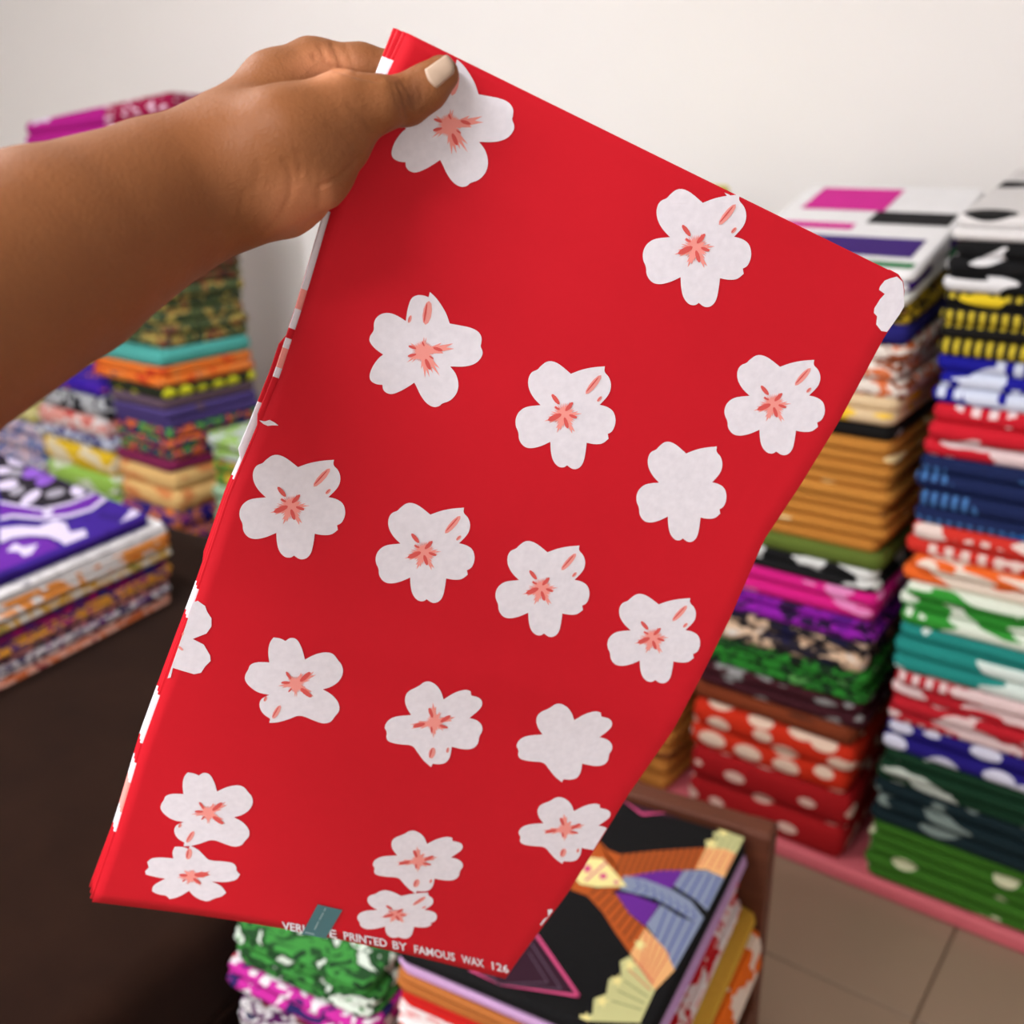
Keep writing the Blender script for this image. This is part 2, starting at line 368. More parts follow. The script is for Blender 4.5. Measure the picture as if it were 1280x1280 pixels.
# ---- further stacks along the wall, mostly behind the held cloth
def misc_stack(desc, group, e1a, e1b, ztop, specs, front=PL + .012, dep=.40, seedz=0, **kw):
    ht = (ztop - PH); tot = sum(s[2] for s in specs)
    bs = [(x[0], x[1], x[2], ht * x[2] / tot) + tuple(x[3:]) for x in specs]
    c = RM((e1a + e1b) / 2, front + dep / 2)
    return stack(desc, group, c.x, c.y, PH, RZ, abs(e1b - e1a), dep, bs, **kw)
oe = on_e2(834, 930, PL + .012)[0]
misc_stack('the stack beside the red oval bundle', 'the half hidden stack', oe, oe + .40, 1.27,
           [('amber', P('p_amber', 'streak', [(176, 104, 40), (206, 138, 60), (120, 60, 30)], 1, 41), 6), ('plum', P('p_plum', 'leaf', [(90, 22, 70), (220, 180, 210)], 1, 42), 6),
            ('sea green', P('p_sea', 'leaf', [(20, 120, 110), (220, 235, 230)], 1, 43), 6), ('brick red', P('p_brick', 'spot', [(168, 50, 34), (235, 210, 190)], 1, 44), 6),
            ('indigo', P('p_indigo', 'leafdash', [(40, 34, 130), (220, 220, 240)], 1, 45), 6), ('black and cream', P('p_bc', 'multi', [(24, 20, 20), (236, 226, 216), (30, 24, 24), (230, 220, 210)], 1.2, 46), 4, (-.09, -.05, -.045, .02)), ('bright yellow', P('p_bright', 'streak', [(232, 216, 60), (238, 226, 90)], 1, 47), 1, (-.12, -.05, -.06, .02))], folds=1)
ge = on_e2(262, 600, PL + .02)[0]
misc_stack('the low stack beside the many coloured pile', 'the low pale stack', ge - .42, ge, .60,
           [('dark teal green', P('p_dtg', 'multi', [(14, 50, 50), (30, 90, 80), (16, 30, 60), (60, 120, 100)], 1, 51), 5), ('mint green and white', P('p_mint', 'multi', [(150, 196, 150), (196, 222, 190), (120, 170, 130), (210, 230, 205)], 1.6, 52), 6),
            ('red and green', P('p_rg', 'multi', [(190, 60, 40), (60, 140, 50), (220, 180, 60), (190, 60, 40)], .9, 53), 2), ('pale grey and lime', P('p_pgl', 'multi', [(196, 206, 210), (150, 190, 90), (220, 222, 224)], .9, 54), 2)], front=PL + .02, dep=.36, folds=1)

# ---- many coloured pile on the left
FL = PL + .012
e1c = on_e2(196, 455, FL)[0]
mL = [(0, 0), (222, 640), (215, 590), (208, 575), (206, 535), (204, 512), (202, 498), (198, 484), (196, 458), (194, 438)]
zL = zs(mL[1:], FL)
specL = [('purple and orange floral', P('p_po', 'multi', [(54, 22, 110), (40, 30, 130), (230, 130, 60), (70, 30, 120), (170, 60, 130)], .8, 61), 5, max(.05, zL[0] - PH), (.02, .02, .02, -.01)),
         ('peach and orange', P('p_peach', 'leaf', [(244, 200, 130), (232, 150, 90)], .8, 62, .5), 2, zL[1] - zL[0], (.02, .01, .015, 0)),
         ('magenta edged', P('p_mag_edge', 'streak', [(150, 40, 100), (110, 30, 60)], 1, 63), 1, zL[2] - zL[1], (.02, .01, .015, 0)),
         ('navy, green and orange', P('p_ngo', 'multi', [(30, 22, 90), (226, 110, 50), (26, 24, 100), (90, 160, 70), (130, 50, 60)], .8, 64), 3, zL[3] - zL[2], (.015, 0, .012, 0)),
         ('violet grey', P('p_vgrey', 'streak', [(86, 66, 140), (70, 60, 110), (120, 90, 50)], 1, 65), 2, zL[4] - zL[3], (.01, 0, .01, 0)),
         ('brown and slate', P('p_brs', 'streak', [(90, 80, 120), (110, 80, 60), (60, 60, 110)], 1, 66), 1, zL[5] - zL[4], (.01, 0, .01, 0)),
         ('yellow and black scalloped', P('p_ybs', 'spot', [(34, 40, 24), (214, 212, 40)], .8, 67, .75), 1, zL[6] - zL[5], (.01, 0, .01, 0)),
         ('orange and red', P('p_orr', 'multi', [(200, 50, 30), (236, 120, 40), (228, 130, 60), (60, 60, 110)], .7, 68), 2, zL[7] - zL[6], (.08, 0, -.04, 0)),
         ('turquoise', P('p_turq', 'streak', [(70, 164, 158), (90, 182, 174)], 1, 69), 1, zL[8] - zL[7], (.10, 0, -.05, 0)),
         ('red, green and yellow floral', P('p_rgy', 'multi', [(44, 52, 38), (84, 98, 58), (52, 66, 50), (176, 156, 80), (120, 58, 46), (60, 74, 60)], .7, 70), 5, .17, (.08, -.04, -.05, .02)),
         ('dark floral', P('p_df', 'multi', [(36, 36, 34), (120, 60, 40), (60, 80, 50), (150, 140, 90)], 1, 71), 4, .13, (.08, -.04, -.05, .02)),
         ('crimson and gold', P('p_cg', 'multi', [(150, 24, 50), (200, 160, 60), (120, 20, 40)], 1, 72), 4, .12, (.08, -.04, -.05, .02))]
WL, DL = .25, .34
cL = RM(e1c + WL / 2, FL + DL / 2)
zgoal = 1.30
hsum = sum(s[3] for s in specL); specL.append(('violet and cream', P('p_vc', 'leaf', [(110, 30, 110), (235, 215, 230)], 1, 73), 3, max(.03, zgoal - PH - hsum), (.08, -.04, -.05, .02)))
_, ztopL = stack('the many coloured pile', 'the many coloured pile', cL.x, cL.y, PH, RZ, WL, DL, specL, folds=1)
M_MAG = P('p_magtop', 'split', [(172, 24, 132), (226, 208, 236), (150, 14, 66), (226, 190, 210)], 1, 74)
cm = unproj(150, 170, 3.05)
stack('the leaning top of the coloured pile', 'the leaning top of the many coloured pile', cm.x, cm.y, ztopL - .0005, math.radians(-12), .48, .24, [('magenta', M_MAG, 3, .13 + zgoal - ztopL)], 0, 0, .17, folds=1)
# second, lower pile further left
FL2 = PL + .008
e1d = e1c + WL + .02
zq = zs([(120, 640), (118, 590), (118, 560), (100, 540), (96, 516), (92, 488), (90, 470)], FL2)
sp = [('indigo floral', P('p_indf', 'multi', [(40, 30, 120), (90, 60, 160), (200, 190, 220), (30, 24, 90)], 1, 81), 6, zq[0] - PH, (0, 0, 0, 0)),
      ('lime and white', P('p_lime', 'leaf', [(160, 206, 90), (226, 240, 214)], .8, 82, .8), 2, zq[1] - zq[0]),
      ('yellow and cream', P('p_yc', 'leaf', [(240, 200, 40), (240, 226, 190)], .6, 83, .6), 1, zq[2] - zq[1]),
      ('navy and white floral', P('p_nwf', 'multi', [(28, 28, 110), (200, 206, 226), (34, 30, 120)], .8, 84), 1, zq[3] - zq[2]),
      ('red and white blotched', P('p_rwb', 'multi', [(200, 40, 40), (232, 160, 150), (230, 220, 220), (190, 30, 40)], .7, 85), 1, zq[4] - zq[3]),
      ('black and grey', P('p_bg', 'multi', [(26, 26, 34), (190, 194, 200), (60, 60, 70)], .7, 86), 1, zq[5] - zq[4]),
      ('ultramarine', P('p_ultra', 'multi', [(50, 20, 160), (70, 30, 170), (230, 120, 40)], .8, 87), 1, zq[6] - zq[5], (-.06, 0, .02, 0))]
c = RM(e1d + .19, FL2 + .17); stack('the lower pile beside the turquoise cloth', 'the lower left pile', c.x, c.y, PH, RZ, .37, .34, sp, folds=1)
c = RM(e1d + .62, FL2 + .18)
stack('the end pile by the left corner', 'the end pile', c.x, c.y, PH, RZ, .40, .34,
      [('pale blue and rose', P('p_pbr', 'multi', [(170, 180, 210), (220, 190, 200), (60, 100, 170), (230, 226, 222)], 1, 91), 8, .45), ('straw yellow', P('p_straw', 'multi', [(200, 196, 110), (214, 206, 150), (160, 160, 100)], 1, 92), 3, .16)], folds=1)

# ------------------------------------------------------------------ brown daybed with the purple pile
SA = math.radians(30); SD = Vector((math.sin(SA), math.cos(SA), 0)); SN = Vector((math.cos(SA), -math.sin(SA), 0))   # along front edge / towards the room
edge = on_z(195, 1215, .43).dot(SN)
s0, s1 = -.25, 1.72; depth = 1.45
bed = empty('daybed', SD * ((s0 + s1) / 2) + SN * (edge - depth / 2), -SA)     # local x = SN, local y = SD
tag(bed, 'dark brown suede daybed carrying the pile topped by the purple cloth', 'sofa')
L2 = (s1 - s0) / 2
def soft(name, lo, hi, bev, mat, parent, seg=5): return link(name, box_mesh(name, lo, hi, bev, seg), mat, parent)
soft('base', (-depth / 2 + .03, -L2 + .03, .06), (depth / 2 - .03, L2 - .03, .27), .02, M_SUEDE, bed)
cush = soft('seat_cushion', (-depth / 2, -L2, .262), (depth / 2, L2, .43), .045, M_SUEDE, bed)
for sx in (-1, 1):
    for sy in (-1, 1):
        soft('leg', (sx * (depth / 2 - .09) - .03, sy * (L2 - .09) - .03, 0), (sx * (depth / 2 - .09) + .03, sy * (L2 - .09) + .03, .065), .004, M_WOOD, bed, 2)
def tube(name, pts, r, mat, parent, closed=False, N=8):
    V = []; Fc = []; n = len(pts); pts = [Vector(p) for p in pts]
    for i, p in enumerate(pts):
        a = pts[(i - 1) % n] if closed else pts[max(0, i - 1)]; bb = pts[(i + 1) % n] if closed else pts[min(n - 1, i + 1)]
        t = (bb - a).normalized(); u = t.cross(Vector((0, 0, 1)));
        u = u.normalized() if u.length > 1e-4 else Vector((1, 0, 0)); w = t.cross(u)
        for k in range(N):
            an = 2 * math.pi * k / N; V.append(p + (u * math.cos(an) + w * math.sin(an)) * r)
    for i in range(n if closed else n - 1):
        j = (i + 1) % n
        for k in range(N): Fc.append((i * N + k, i * N + (k + 1) % N, j * N + (k + 1) % N, j * N + k))
    return link(name, pymesh(name, V, Fc, True), mat, parent)
hx, hy = depth / 2 - .006, L2 - .006
tube('piping', [(hx, -hy, .28), (hx, hy, .28), (-hx, hy, .28), (-hx, -hy, .28)], .006, M_SUEDE, cush, True)

A = math.radians(27); PD = Vector((math.sin(A), math.cos(A), 0)); PN = Vector((math.cos(A), -math.sin(A), 0))
Bp = on_z(222, 748, .43); ZB = .4285
LP, DP = .66, .64                           # along the front edge / away from the room
pc_ = Bp - PD * (LP / 2) - PN * (DP / 2)
PRZ = math.pi / 2 - A                        # local x = PD, local y = -PN (away from the room)
specP = [('orange and rose thin', P('p_t1', 'multi', [(210, 110, 60), (230, 170, 150), (150, 50, 60)], 1.2, 101), 1, .016),
         ('violet and white speckled', P('p_t2', 'multi', [(120, 40, 130), (226, 220, 226), (60, 40, 90), (150, 50, 150)], 1.4, 102), 1, .022),
         ('pink and navy floral', P('p_t3', 'multi', [(60, 50, 90), (226, 150, 150), (40, 40, 60), (230, 200, 200)], 1.3, 103), 1, .02),
         ('orange and plum floral', P('p_t4', 'multi', [(170, 60, 120), (230, 160, 60), (80, 50, 120), (232, 150, 110)], 1.2, 104), 1, .024),
         ('magenta and navy', P('p_t5', 'multi', [(180, 20, 110), (120, 20, 90), (50, 40, 120), (190, 30, 110)], 1, 105), 1, .024),
         ('gold and white', P('p_t6', 'multi', [(222, 170, 70), (232, 226, 214), (220, 180, 90), (150, 150, 80)], 1, 106), 1, .022),
         ('orange and white', P('p_t7', 'multi', [(224, 130, 50), (234, 150, 70), (230, 226, 224), (220, 130, 50)], .6, 107), 1, .028),
         ('grey white', P('p_t8', 'multi', [(210, 208, 210), (226, 224, 226), (170, 168, 176)], 1, 108), 1, .018)]
# local x = PN (towards the room), local y = PD
KP = .17
stP, zP = stack('the pile on the brown daybed', 'the daybed pile', pc_.x, pc_.y, ZB, PRZ, LP, DP, specP, 0, KP, folds=2, jit=.012)
M_PURP = P('p_purple', 'multi', [(48, 22, 120), (58, 28, 138), (48, 22, 120)], .3, 109)
LQ, DQ = LP - .03, DP - .02
me = slab(LQ, DQ, .026, 2, (KP, KP), seed=555)
purple = link('folded_cloth', me, M_PURP); purple.location = (pc_.x - .012 * PD.x - .006 * PN.x, pc_.y - .012 * PD.y - .006 * PN.y, zP + .001); purple.rotation_euler = (0, 0, PRZ)
tag(purple, 'deep purple folded cloth with white and lilac rosette print on top of the daybed pile', 'cloth')

def decal(name, polys, mats, parent, project, sub=0):
    """flat print: polys = [(points in photo pixels, material index)] laid on a real surface by project(px, py, layer)"""
    inv = parent.matrix_basis.inverted() if parent else Matrix()
    V = []; Fc = []; mi = []
    for pts, m in polys:
        P2 = [tuple(map(float, p)) for p in pts]
        area = sum(a[0] * b[1] - b[0] * a[1] for a, b in zip(P2, P2[1:] + P2[:1]))
        if abs(area) < 1e-9: continue
        if area < 0: P2 = P2[::-1]
        tris = [tuple(t) for t in tessellate_polygon([[Vector((x, y, 0)) for x, y in P2]])]
        for _ in range(sub):
            mid = {}; nt = []
            def mp(a, b):
                k = (min(a, b), max(a, b))
                if k not in mid: mid[k] = len(P2); P2.append(((P2[a][0] + P2[b][0]) / 2, (P2[a][1] + P2[b][1]) / 2))
                return mid[k]
            for a, b, c in tris:
                d, e, f = mp(a, b), mp(b, c), mp(c, a); nt += [(a, d, f), (d, b, e), (f, e, c), (d, e, f)]
            tris = nt
        base = len(V)
        for x, y in P2: V.append(inv @ project(x, y, m))
        for t in tris: Fc.append(tuple(base + k for k in t)); mi.append(m)
    me = pymesh(name, V, Fc); me.polygons.foreach_set('material_index', mi)
    return link(name, me, mats, parent)
def ell(cx, cy, a, b, ang=0, n=12):
    ca, sa = math.cos(math.radians(ang)), math.sin(math.radians(ang))
    return [(cx + a * math.cos(t) * ca - b * math.sin(t) * sa, cy + a * math.cos(t) * sa + b * math.sin(t) * ca) for t in [2 * math.pi * i / n for i in range(n)]]
def line(pts, w):
    """polyline of width w as quads"""
    out = []
    for a, b in zip(pts, pts[1:]):
        dx, dy = b[0] - a[0], b[1] - a[1]; L = math.hypot(dx, dy); nx, ny = -dy / L * w / 2, dx / L * w / 2
        out.append([(a[0] + nx, a[1] + ny), (b[0] + nx, b[1] + ny), (b[0] - nx, b[1] - ny), (a[0] - nx, a[1] - ny)])
    return out
def crop(x0, y0, s): return lambda pts: [(x0 + x / s, y0 + y / s) for x, y in pts]
M_LIL = plain('print_lilac', (132, 84, 190)); M_VIO = plain('print_violet', (96, 30, 150)); M_DK = plain('print_dark', (28, 22, 34)); M_WH = plain('print_pale', (204, 194, 222))
K4 = crop(0, 560, 1280 / 340)
pp = []
pp.append((K4([(0, 20), (60, -20), (220, -10), (330, 60), (410, 150), (430, 215), (330, 260), (200, 280), (60, 260), (0, 240)]), 2))     # dark field of the rosette
pp.append((K4([(0, 250), (60, 262), (200, 290), (330, 262), (440, 215), (520, 175), (560, 180), (500, 240), (420, 290), (330, 315), (200, 330), (60, 318), (0, 330)]), 1))
for l in line(K4([(0, 335), (60, 322), (200, 335), (330, 320), (430, 290), (520, 230), (600, 195)]), 4): pp.append((l, 3))
for l in line(K4([(0, 258), (60, 268), (200, 292), (330, 262), (440, 218), (520, 178)]), 3.2): pp.append((l, 3))
for cx, cy, ang in ((190, 75, 20), (150, 120, -10), (215, 150, -25), (330, 140, 20), (290, 95, 45), (220, 100, 70)): pp.append((ell(*K4([(cx, cy)])[0], 14, 7, ang), 0))
for cx, cy, a, b, ang in ((80, 65, 13, 6, 10), (35, 175, 14, 6, -10), (145, 235, 15, 6, -35), (365, 205, 9, 7, 0), (225, 300, 7, 6, -30), (20, 110, 12, 5, 0)): pp.append((ell(*K4([(cx, cy)])[0], a, b, ang), 3))
for cx, cy, a, b, ang in ((75, 120, 12, 5, 0), (80, 205, 10, 5, -20), (260, 215, 13, 5, -15), (420, 165, 12, 5, -10), (160, 25, 12, 5, 0)): pp.append((ell(*K4([(cx, cy)])[0], a, b, ang), 4))
pp.append((K4([(0, 380), (90, 370), (180, 375), (260, 340), (310, 355), (330, 400), (400, 385), (420, 420), (400, 480), (330, 470), (280, 440), (230, 420), (140, 415), (60, 425), (0, 450)]), 3))
pp.append((K4([(0, 460), (60, 435), (150, 425), (230, 430), (290, 470), (270, 500), (200, 520), (100, 560), (0, 610)]), 1))
pp.append((K4([(30, 490), (70, 450), (110, 470), (180, 455), (150, 500), (110, 515), (90, 490)]), 3))
pp.append((K4([(570, 350), (620, 290), (640, 225), (690, 210), (730, 240), (700, 290), (650, 330), (600, 375)]), 3))
for cx, cy in ((80, 400), (260, 385), (345, 425)): pp.append((ell(*K4([(cx, cy)])[0], 9, 4, -25), 1))
for l in line(K4([(440, 450), (560, 395)]), 5): pp.append((l, 3))
for l in line(K4([(160, 545), (240, 515)]), 6): pp.append((l, 3))
bpy.context.view_layer.update()
pin = purple.matrix_basis.inverted(); o0 = pin @ Vector((0, 0, CAM_H)); okp = []
for pts, m in pp:                           # lay the print on the sloping top face and keep it within the face
    q = []
    for x, y in pts:
        r = pin.to_3x3() @ ray(x, y); t = (.026 + KP * (o0.y + DQ / 2) - o0.z) / (r.z - KP * r.y); l = o0 + r * t
        q.append((max(-LQ / 2 + .012, min(LQ / 2 - .012, l.x)), max(-DQ / 2 + .012, min(DQ / 2 - .012, l.y))))
    okp.append((q, m))
decal('printed_rosette', okp, [M_LIL, M_VIO, M_DK, M_WH, plain('print_grey', (150, 146, 160))], None, lambda x, y, m: Vector((x, y, .026 + KP * (y + DQ / 2) + .0008 + .0003 * (m in (1,)) + .0006 * (m in (0, 3, 4)))), 0).parent = purple

# ------------------------------------------------------------------ wooden chair with two piles
CA = math.radians(28); C2d = Vector((math.sin(CA), math.cos(CA), 0)); C1d = Vector((-math.cos(CA), math.sin(CA), 0))
ZT = .50
C1c = on_z(938, 1046, ZT); a1, a2 = C1c.dot(C1d), C1c.dot(C2d)
Cl = on_z(262, 1158, .45); g1, g2 = Cl.dot(C1d), Cl.dot(C2d)
Ck = on_z(520, 1196, ZT); k2 = Ck.dot(C2d)
def CM(a, b, z=0): return C1d * a + C2d * b + Vector((0, 0, z))
SEAT = .22
xr, xl = a1 - .024, g1 - .008                # ends of the chair along C1d
chair = empty('wooden_chair', CM((xr + xl) / 2, (a2 + k2) / 2), -CA)       # local x = -C1d, local y = C2d
tag(chair, 'dark wooden low bench with panelled back holding two piles of folded cloth', 'bench')
hx = (xl - xr) / 2; yb = a2 - (a2 + k2) / 2 + .0085; yf = -yb - .08
RAIL = .504
def part(name, lo, hi, bev=.004): return link(name, box_mesh(name, lo, hi, bev, 2), M_WOOD, chair)
part('seat', (-hx, yf, SEAT - .03), (hx, yb + .01, SEAT))
part('back_panel', (-hx + .02, yb + .004, SEAT), (hx - .02, yb + .02, RAIL - .02))
part('top_rail', (-hx, yb, RAIL - .045), (hx, yb + .034, RAIL))
for sx in (-1, 1):
    part('post', (sx * (hx - .018) - .019, yb - .002, 0), (sx * (hx - .018) + .019, yb + .038, RAIL - .002))
    part('leg', (sx * (hx - .03) - .02, yf + .01, 0), (sx * (hx - .03) + .02, yf + .05, SEAT - .028))
part('apron', (-hx + .05, yf + .02, SEAT - .09), (hx - .05, yf + .04, SEAT - .028))
WB = .30                                    # black pile: from a1 to a1 + WB
DB = a2 - k2
cb = CM(a1 + WB / 2, k2 + DB / 2)
specB = [('dark purple', P('p_b1', 'leaf', [(36, 20, 70), (90, 50, 140)], 1, 121), 2, .045, (0, 0, 0, 0)),
         ('teal and cream', P('p_b1b', 'leaf', [(30, 90, 100), (230, 220, 200)], 1, 120), 2, .045, (-.02, 0, 0, 0)),
         ('orange and white', P('p_b2', 'leaf', [(236, 110, 24), (240, 222, 206)], 1, 122, .6), 2, .046, (.03, 0, .015, 0)),
         ('mustard', P('p_b3', 'streak', [(206, 160, 50), (222, 176, 70)], 1, 123), 1, .016, (.02, 0, .01, 0)),
         ('white with red sprigs', P('p_b4', 'multi', [(228, 170, 170), (236, 226, 226), (204, 30, 40), (238, 230, 230)], .9, 124), 2, .034, (0, 0, 0, 0)),
         ('bright red', P('p_b5', 'leaf', [(206, 30, 26), (236, 210, 200)], .7, 125, .2), 1, .02, (-.01, 0, 0, 0)),
         ('tan brown', P('p_b6', 'streak', [(170, 96, 40), (184, 112, 56)], 1, 126), 1, .022, (-.01, 0, 0, 0)),
         ('lilac', P('p_b7', 'streak', [(196, 150, 210), (214, 176, 214), (120, 70, 170)], 1, 127), 1, .012, (-.004, 0, 0, 0))]
kf = (ZT - .014 - SEAT) / sum(x[3] for x in specB); specB = [x[:3] + (x[3] * kf,) + x[4:] for x in specB]
sb, zb = stack('the pile under the black cloth', 'the bench pile', cb.x, cb.y, SEAT - .0005, -CA, WB, DB, specB, folds=2, jit=.004)
HB = ZT - zb + .0004
M_BLK = P('p_blk', 'streak', [(10, 10, 12), (14, 14, 16)], 1, 128)
black = link('folded_cloth', slab(WB, DB, HB, 1, seed=777, wob=.001), M_BLK); black.location = (cb.x, cb.y, zb - .0004); black.rotation_euler = (0, 0, -CA)
tag(black, 'black folded cloth with orange, blue and cream geometric print lying on the wooden bench', 'cloth')
cols = dict(org=(176, 82, 26), brn=(92, 44, 18), pur=(98, 34, 140), blu=(128, 140, 166), nav=(60, 70, 140), pch=(232, 176, 116), crm=(196, 196, 138), yel=(232, 222, 150), pnk=(206, 76, 126), grn=(120, 130, 90), mar=(46, 14, 34), gry=(96, 76, 96), rd=(206, 90, 80))
keys = list(cols); bm_ = [plain('aztec_' + k, c) for k, c in cols.items()]; ix = {k: i for i, k in enumerate(keys)}
K7 = crop(600, 900, 3.2); az = []
def ap(k, pts): az.append((K7(pts), ix[k]))
def al(k, pts, w):
    for l in line(K7(pts), w): az.append((l, ix[k]))
ap('mar', [(540, 200), (600, 290), (650, 375), (840, 345), (700, 230)])
al('pnk', [(520, 160), (595, 290), (648, 382), (745, 368), (845, 345)], 3.6)
al('gry', [(560, 190), (625, 290), (665, 345), (790, 320)], 1.6)
ap('org', [(470, 480), (510, 520), (560, 540), (700, 525), (905, 512), (862, 600), (720, 612), (585, 630), (520, 570)])
ap('org', [(380, 640), (440, 660), (545, 700), (600, 780), (662, 832), (600, 935), (540, 850), (490, 770), (430, 705), (360, 680)])
ap('org', [(380, 640), (400, 580), (470, 480), (540, 580), (600, 660), (520, 690), (440, 670)])
for i in range(13):
    x = 540 + i * 27; al('brn', [(x, 620 - i * 1.0), (x + 38, 534 - i * 1.5)], 2.6)
for i in range(9):
    x = 440 + i * 22; al('brn', [(x, 700 + i * 27), (x + 50, 660 + i * 22)], 2.4)
ap('pur', [(570, 632), (720, 606), (812, 604), (775, 668), (740, 690), (640, 650)])
ap('pur', [(540, 690), (610, 700), (715, 742), (662, 828), (600, 778)])
ap('blu', [(815, 604), (905, 604), (998, 640), (920, 770), (860, 720), (775, 665)])
ap('blu', [(665, 822), (722, 742), (800, 790), (885, 822), (778, 1002), (740, 930)])
for i in range(4):
    al('nav', [(850 + i * 36, 612 + 4 * i), (800 + i * 34, 690 + 18 * i)], 2.2)
    al('nav', [(745 + i * 36, 765 + 15 * i), (700 + i * 22, 880 + 34 * i)], 2.2)
ap('blu', [(575, 625), (660, 640), (770, 682), (845, 728), (912, 800), (882, 826), (800, 772), (700, 716), (560, 682)])
for i in range(8): al('nav', [(625 + i * 32, 640 + i * 17), (640 + i * 32, 672 + i * 17), (610 + i * 33, 690 + i * 15)], 1.5)
ap('pch', [(905, 512), (990, 520), (1062, 552), (1022, 625), (995, 640), (905, 602), (862, 600)])
ap('pch', [(662, 836), (742, 922), (778, 1004), (700, 1085), (640, 1005), (600, 938)])
ap('crm', [(975, 415), (1030, 430), (1076, 480), (1062, 552), (985, 520), (905, 512), (900, 490), (945, 480), (930, 455), (975, 440)])
ap('crm', [(598, 948), (645, 1005), (700, 1085), (640, 1216), (420, 1220), (395, 1195), (450, 1180), (455, 1120), (505, 1100), (515, 1040), (565, 1030), (560, 970)])
for i in range(5):
    al('grn', [(930 + i * 26, 510 + i * 4), (985 + i * 20, 430 + i * 12)], 1.6)
    al('rd' if i < 2 else 'grn', [(615 + i * -22, 960 + i * 42), (695 - i * 12, 1060 + i * 26)], 1.4)
    al('rd', [(880 + i * 34, 590 + i * 6), (925 + i * 30, 520 + i * 6)], 1.3)
    al('rd', [(640 + i * 10, 1000 + i * 16), (668 + i * 22, 850 + i * 22)], 1.3)
ap('yel', [(382, 640), (435, 555), (492, 560), (588, 670), (470, 674), (400, 662)])
al('pnk', [(420, 650), (505, 575)], 2.6); az.append((ell(*K7([(492, 630)])[0], 5, 4), ix['pnk'])); az.append((ell(*K7([(545, 655)])[0], 3, 2.5), ix['pnk'])); az.append((ell(*K7([(430, 600)])[0], 5, 5), ix['pnk']))
ap('mar', [(225, 870), (395, 1108), (30, 1130), (-30, 1010)])
al('pnk', [(225, 865), (395, 1110), (30, 1132), (-40, 1005)], 4.2)
al('gry', [(205, 900), (325, 1082), (55, 1092), (10, 1010)], 1.6); al('gry', [(195, 935), (270, 1055), (70, 1062), (40, 1010)], 1.4)
for cx, cy in ((975, 450), (925, 500), (600, 985), (548, 1048), (488, 1130), (420, 1200), (640, 905)):
    c0 = K7([(cx, cy)])[0]; az.append(([(c0[0] + (9 if i % 2 == 0 else 4) * math.cos(math.pi * i / 5), c0[1] + (9 if i % 2 == 0 else 4) * math.sin(math.pi * i / 5)) for i in range(10)], ix['yel']))
bin_ = black.matrix_basis.inverted(); azl = []
prio = {k: i for i, k in enumerate(['mar', 'org', 'brn', 'pur', 'blu', 'nav', 'pch', 'crm', 'grn', 'rd', 'gry', 'yel', 'pnk'])}
for pts, m in az:
    q = []
    for x, y in pts:
        l = bin_ @ on_z(x, y, ZT); l.x = max(-WB / 2 + .006, min(WB / 2 - .006, l.x)); l.y = max(-DB / 2 + .006, min(DB / 2 - .006, l.y)); q.append((l.x, l.y))
    azl.append((q, m))
decal('printed_pattern', azl, bm_, None, lambda x, y, m: Vector((x, y, HB + .0006 + .00012 * prio[keys[m]])), 0).parent = black
# green and white pile beside it
WG = g1 - (a1 + WB) - .028; DG = a2 - g2 - .01
cg = CM(a1 + WB + .012 + WG / 2, g2 + DG / 2)
specG = [('purple and maroon', P('p_g1', 'multi', [(70, 30, 110), (110, 20, 40), (60, 30, 90)], 1, 131), 2, .06, (-.03, 0, 0, .02)),
         ('white and maroon floral', P('p_g2', 'multi', [(110, 18, 34), (226, 222, 226), (90, 20, 90), (230, 226, 228), (30, 30, 80)], 1, 132), 3, .09, (-.01, 0, 0, .005)),
         ('magenta and navy', P('p_g3', 'multi', [(40, 30, 90), (190, 40, 150), (226, 220, 226), (180, 30, 60)], 1, 133), 1, .03, (0, 0, 0, 0)),
         ('green, white and black floral', P('p_g4', 'multi', [(24, 60, 30), (60, 140, 60), (30, 70, 34), (214, 226, 214), (60, 130, 60)], 1.1, 134), 2, .05, (-.01, 0, 0, .01))]
stack('the bench pile beside the black cloth', 'the green pile on the bench', cg.x, cg.y, SEAT - .0005, -CA, WG, DG, specG, folds=2, jit=.005)

# ------------------------------------------------------------------ the red cloth held up
WK = (168.451, -.0234336, -.0466785); DK = 70.0
NRM = Vector((-.216, -.430, .876))          # plane normal, camera frame (x right, y down, z away)
def depth_at(x, y):
    q = y - (770 + .235 * (x - 230))
    d = DK / (WK[0] + WK[1] * x + WK[2] * y)
    d += .022 * (max(0, q) / 300) ** 2
    fx = min(1, max(0, (x - 250) / 350)); d += fx * (-.0026 * math.exp(-((q + 12) / 34) ** 2) + .0008 * math.exp(-((q - 40) / 34) ** 2))
    d += .0012 * math.sin(x * .011 + y * .006) + .0008 * math.sin(x * .006 - y * .013 + 1)
    return d
def cam2w(p): return Vector((0, 0, CAM_H)) + Vector((p.x, CP * p.z - SP * p.y, -(SP * p.z + CP * p.y)))
def on_cloth(x, y, off=0.0):                # off > 0 away from the camera, along the cloth's normal
    d = depth_at(x, y); return cam2w(Vector(((x - 640) / F_PX * d, (y - 640) / F_PX * d, d)) + NRM * off)
Lp = [(509, 41), (470, 122), (428, 216), (406, 290), (390, 345), (376, 391), (350, 470), (322, 540), (288, 620), (246, 745), (209, 845), (178, 930), (145, 1040), (115, 1127)]
Rp = [(1112, 338), (1127, 346), (1129.5, 362), (1128, 384), (1104, 422), (1046, 530), (999, 607), (954, 675), (912, 772), (875, 847), (841, 912), (784, 994), (709, 1116), (651, 1194), (631, 1223)]
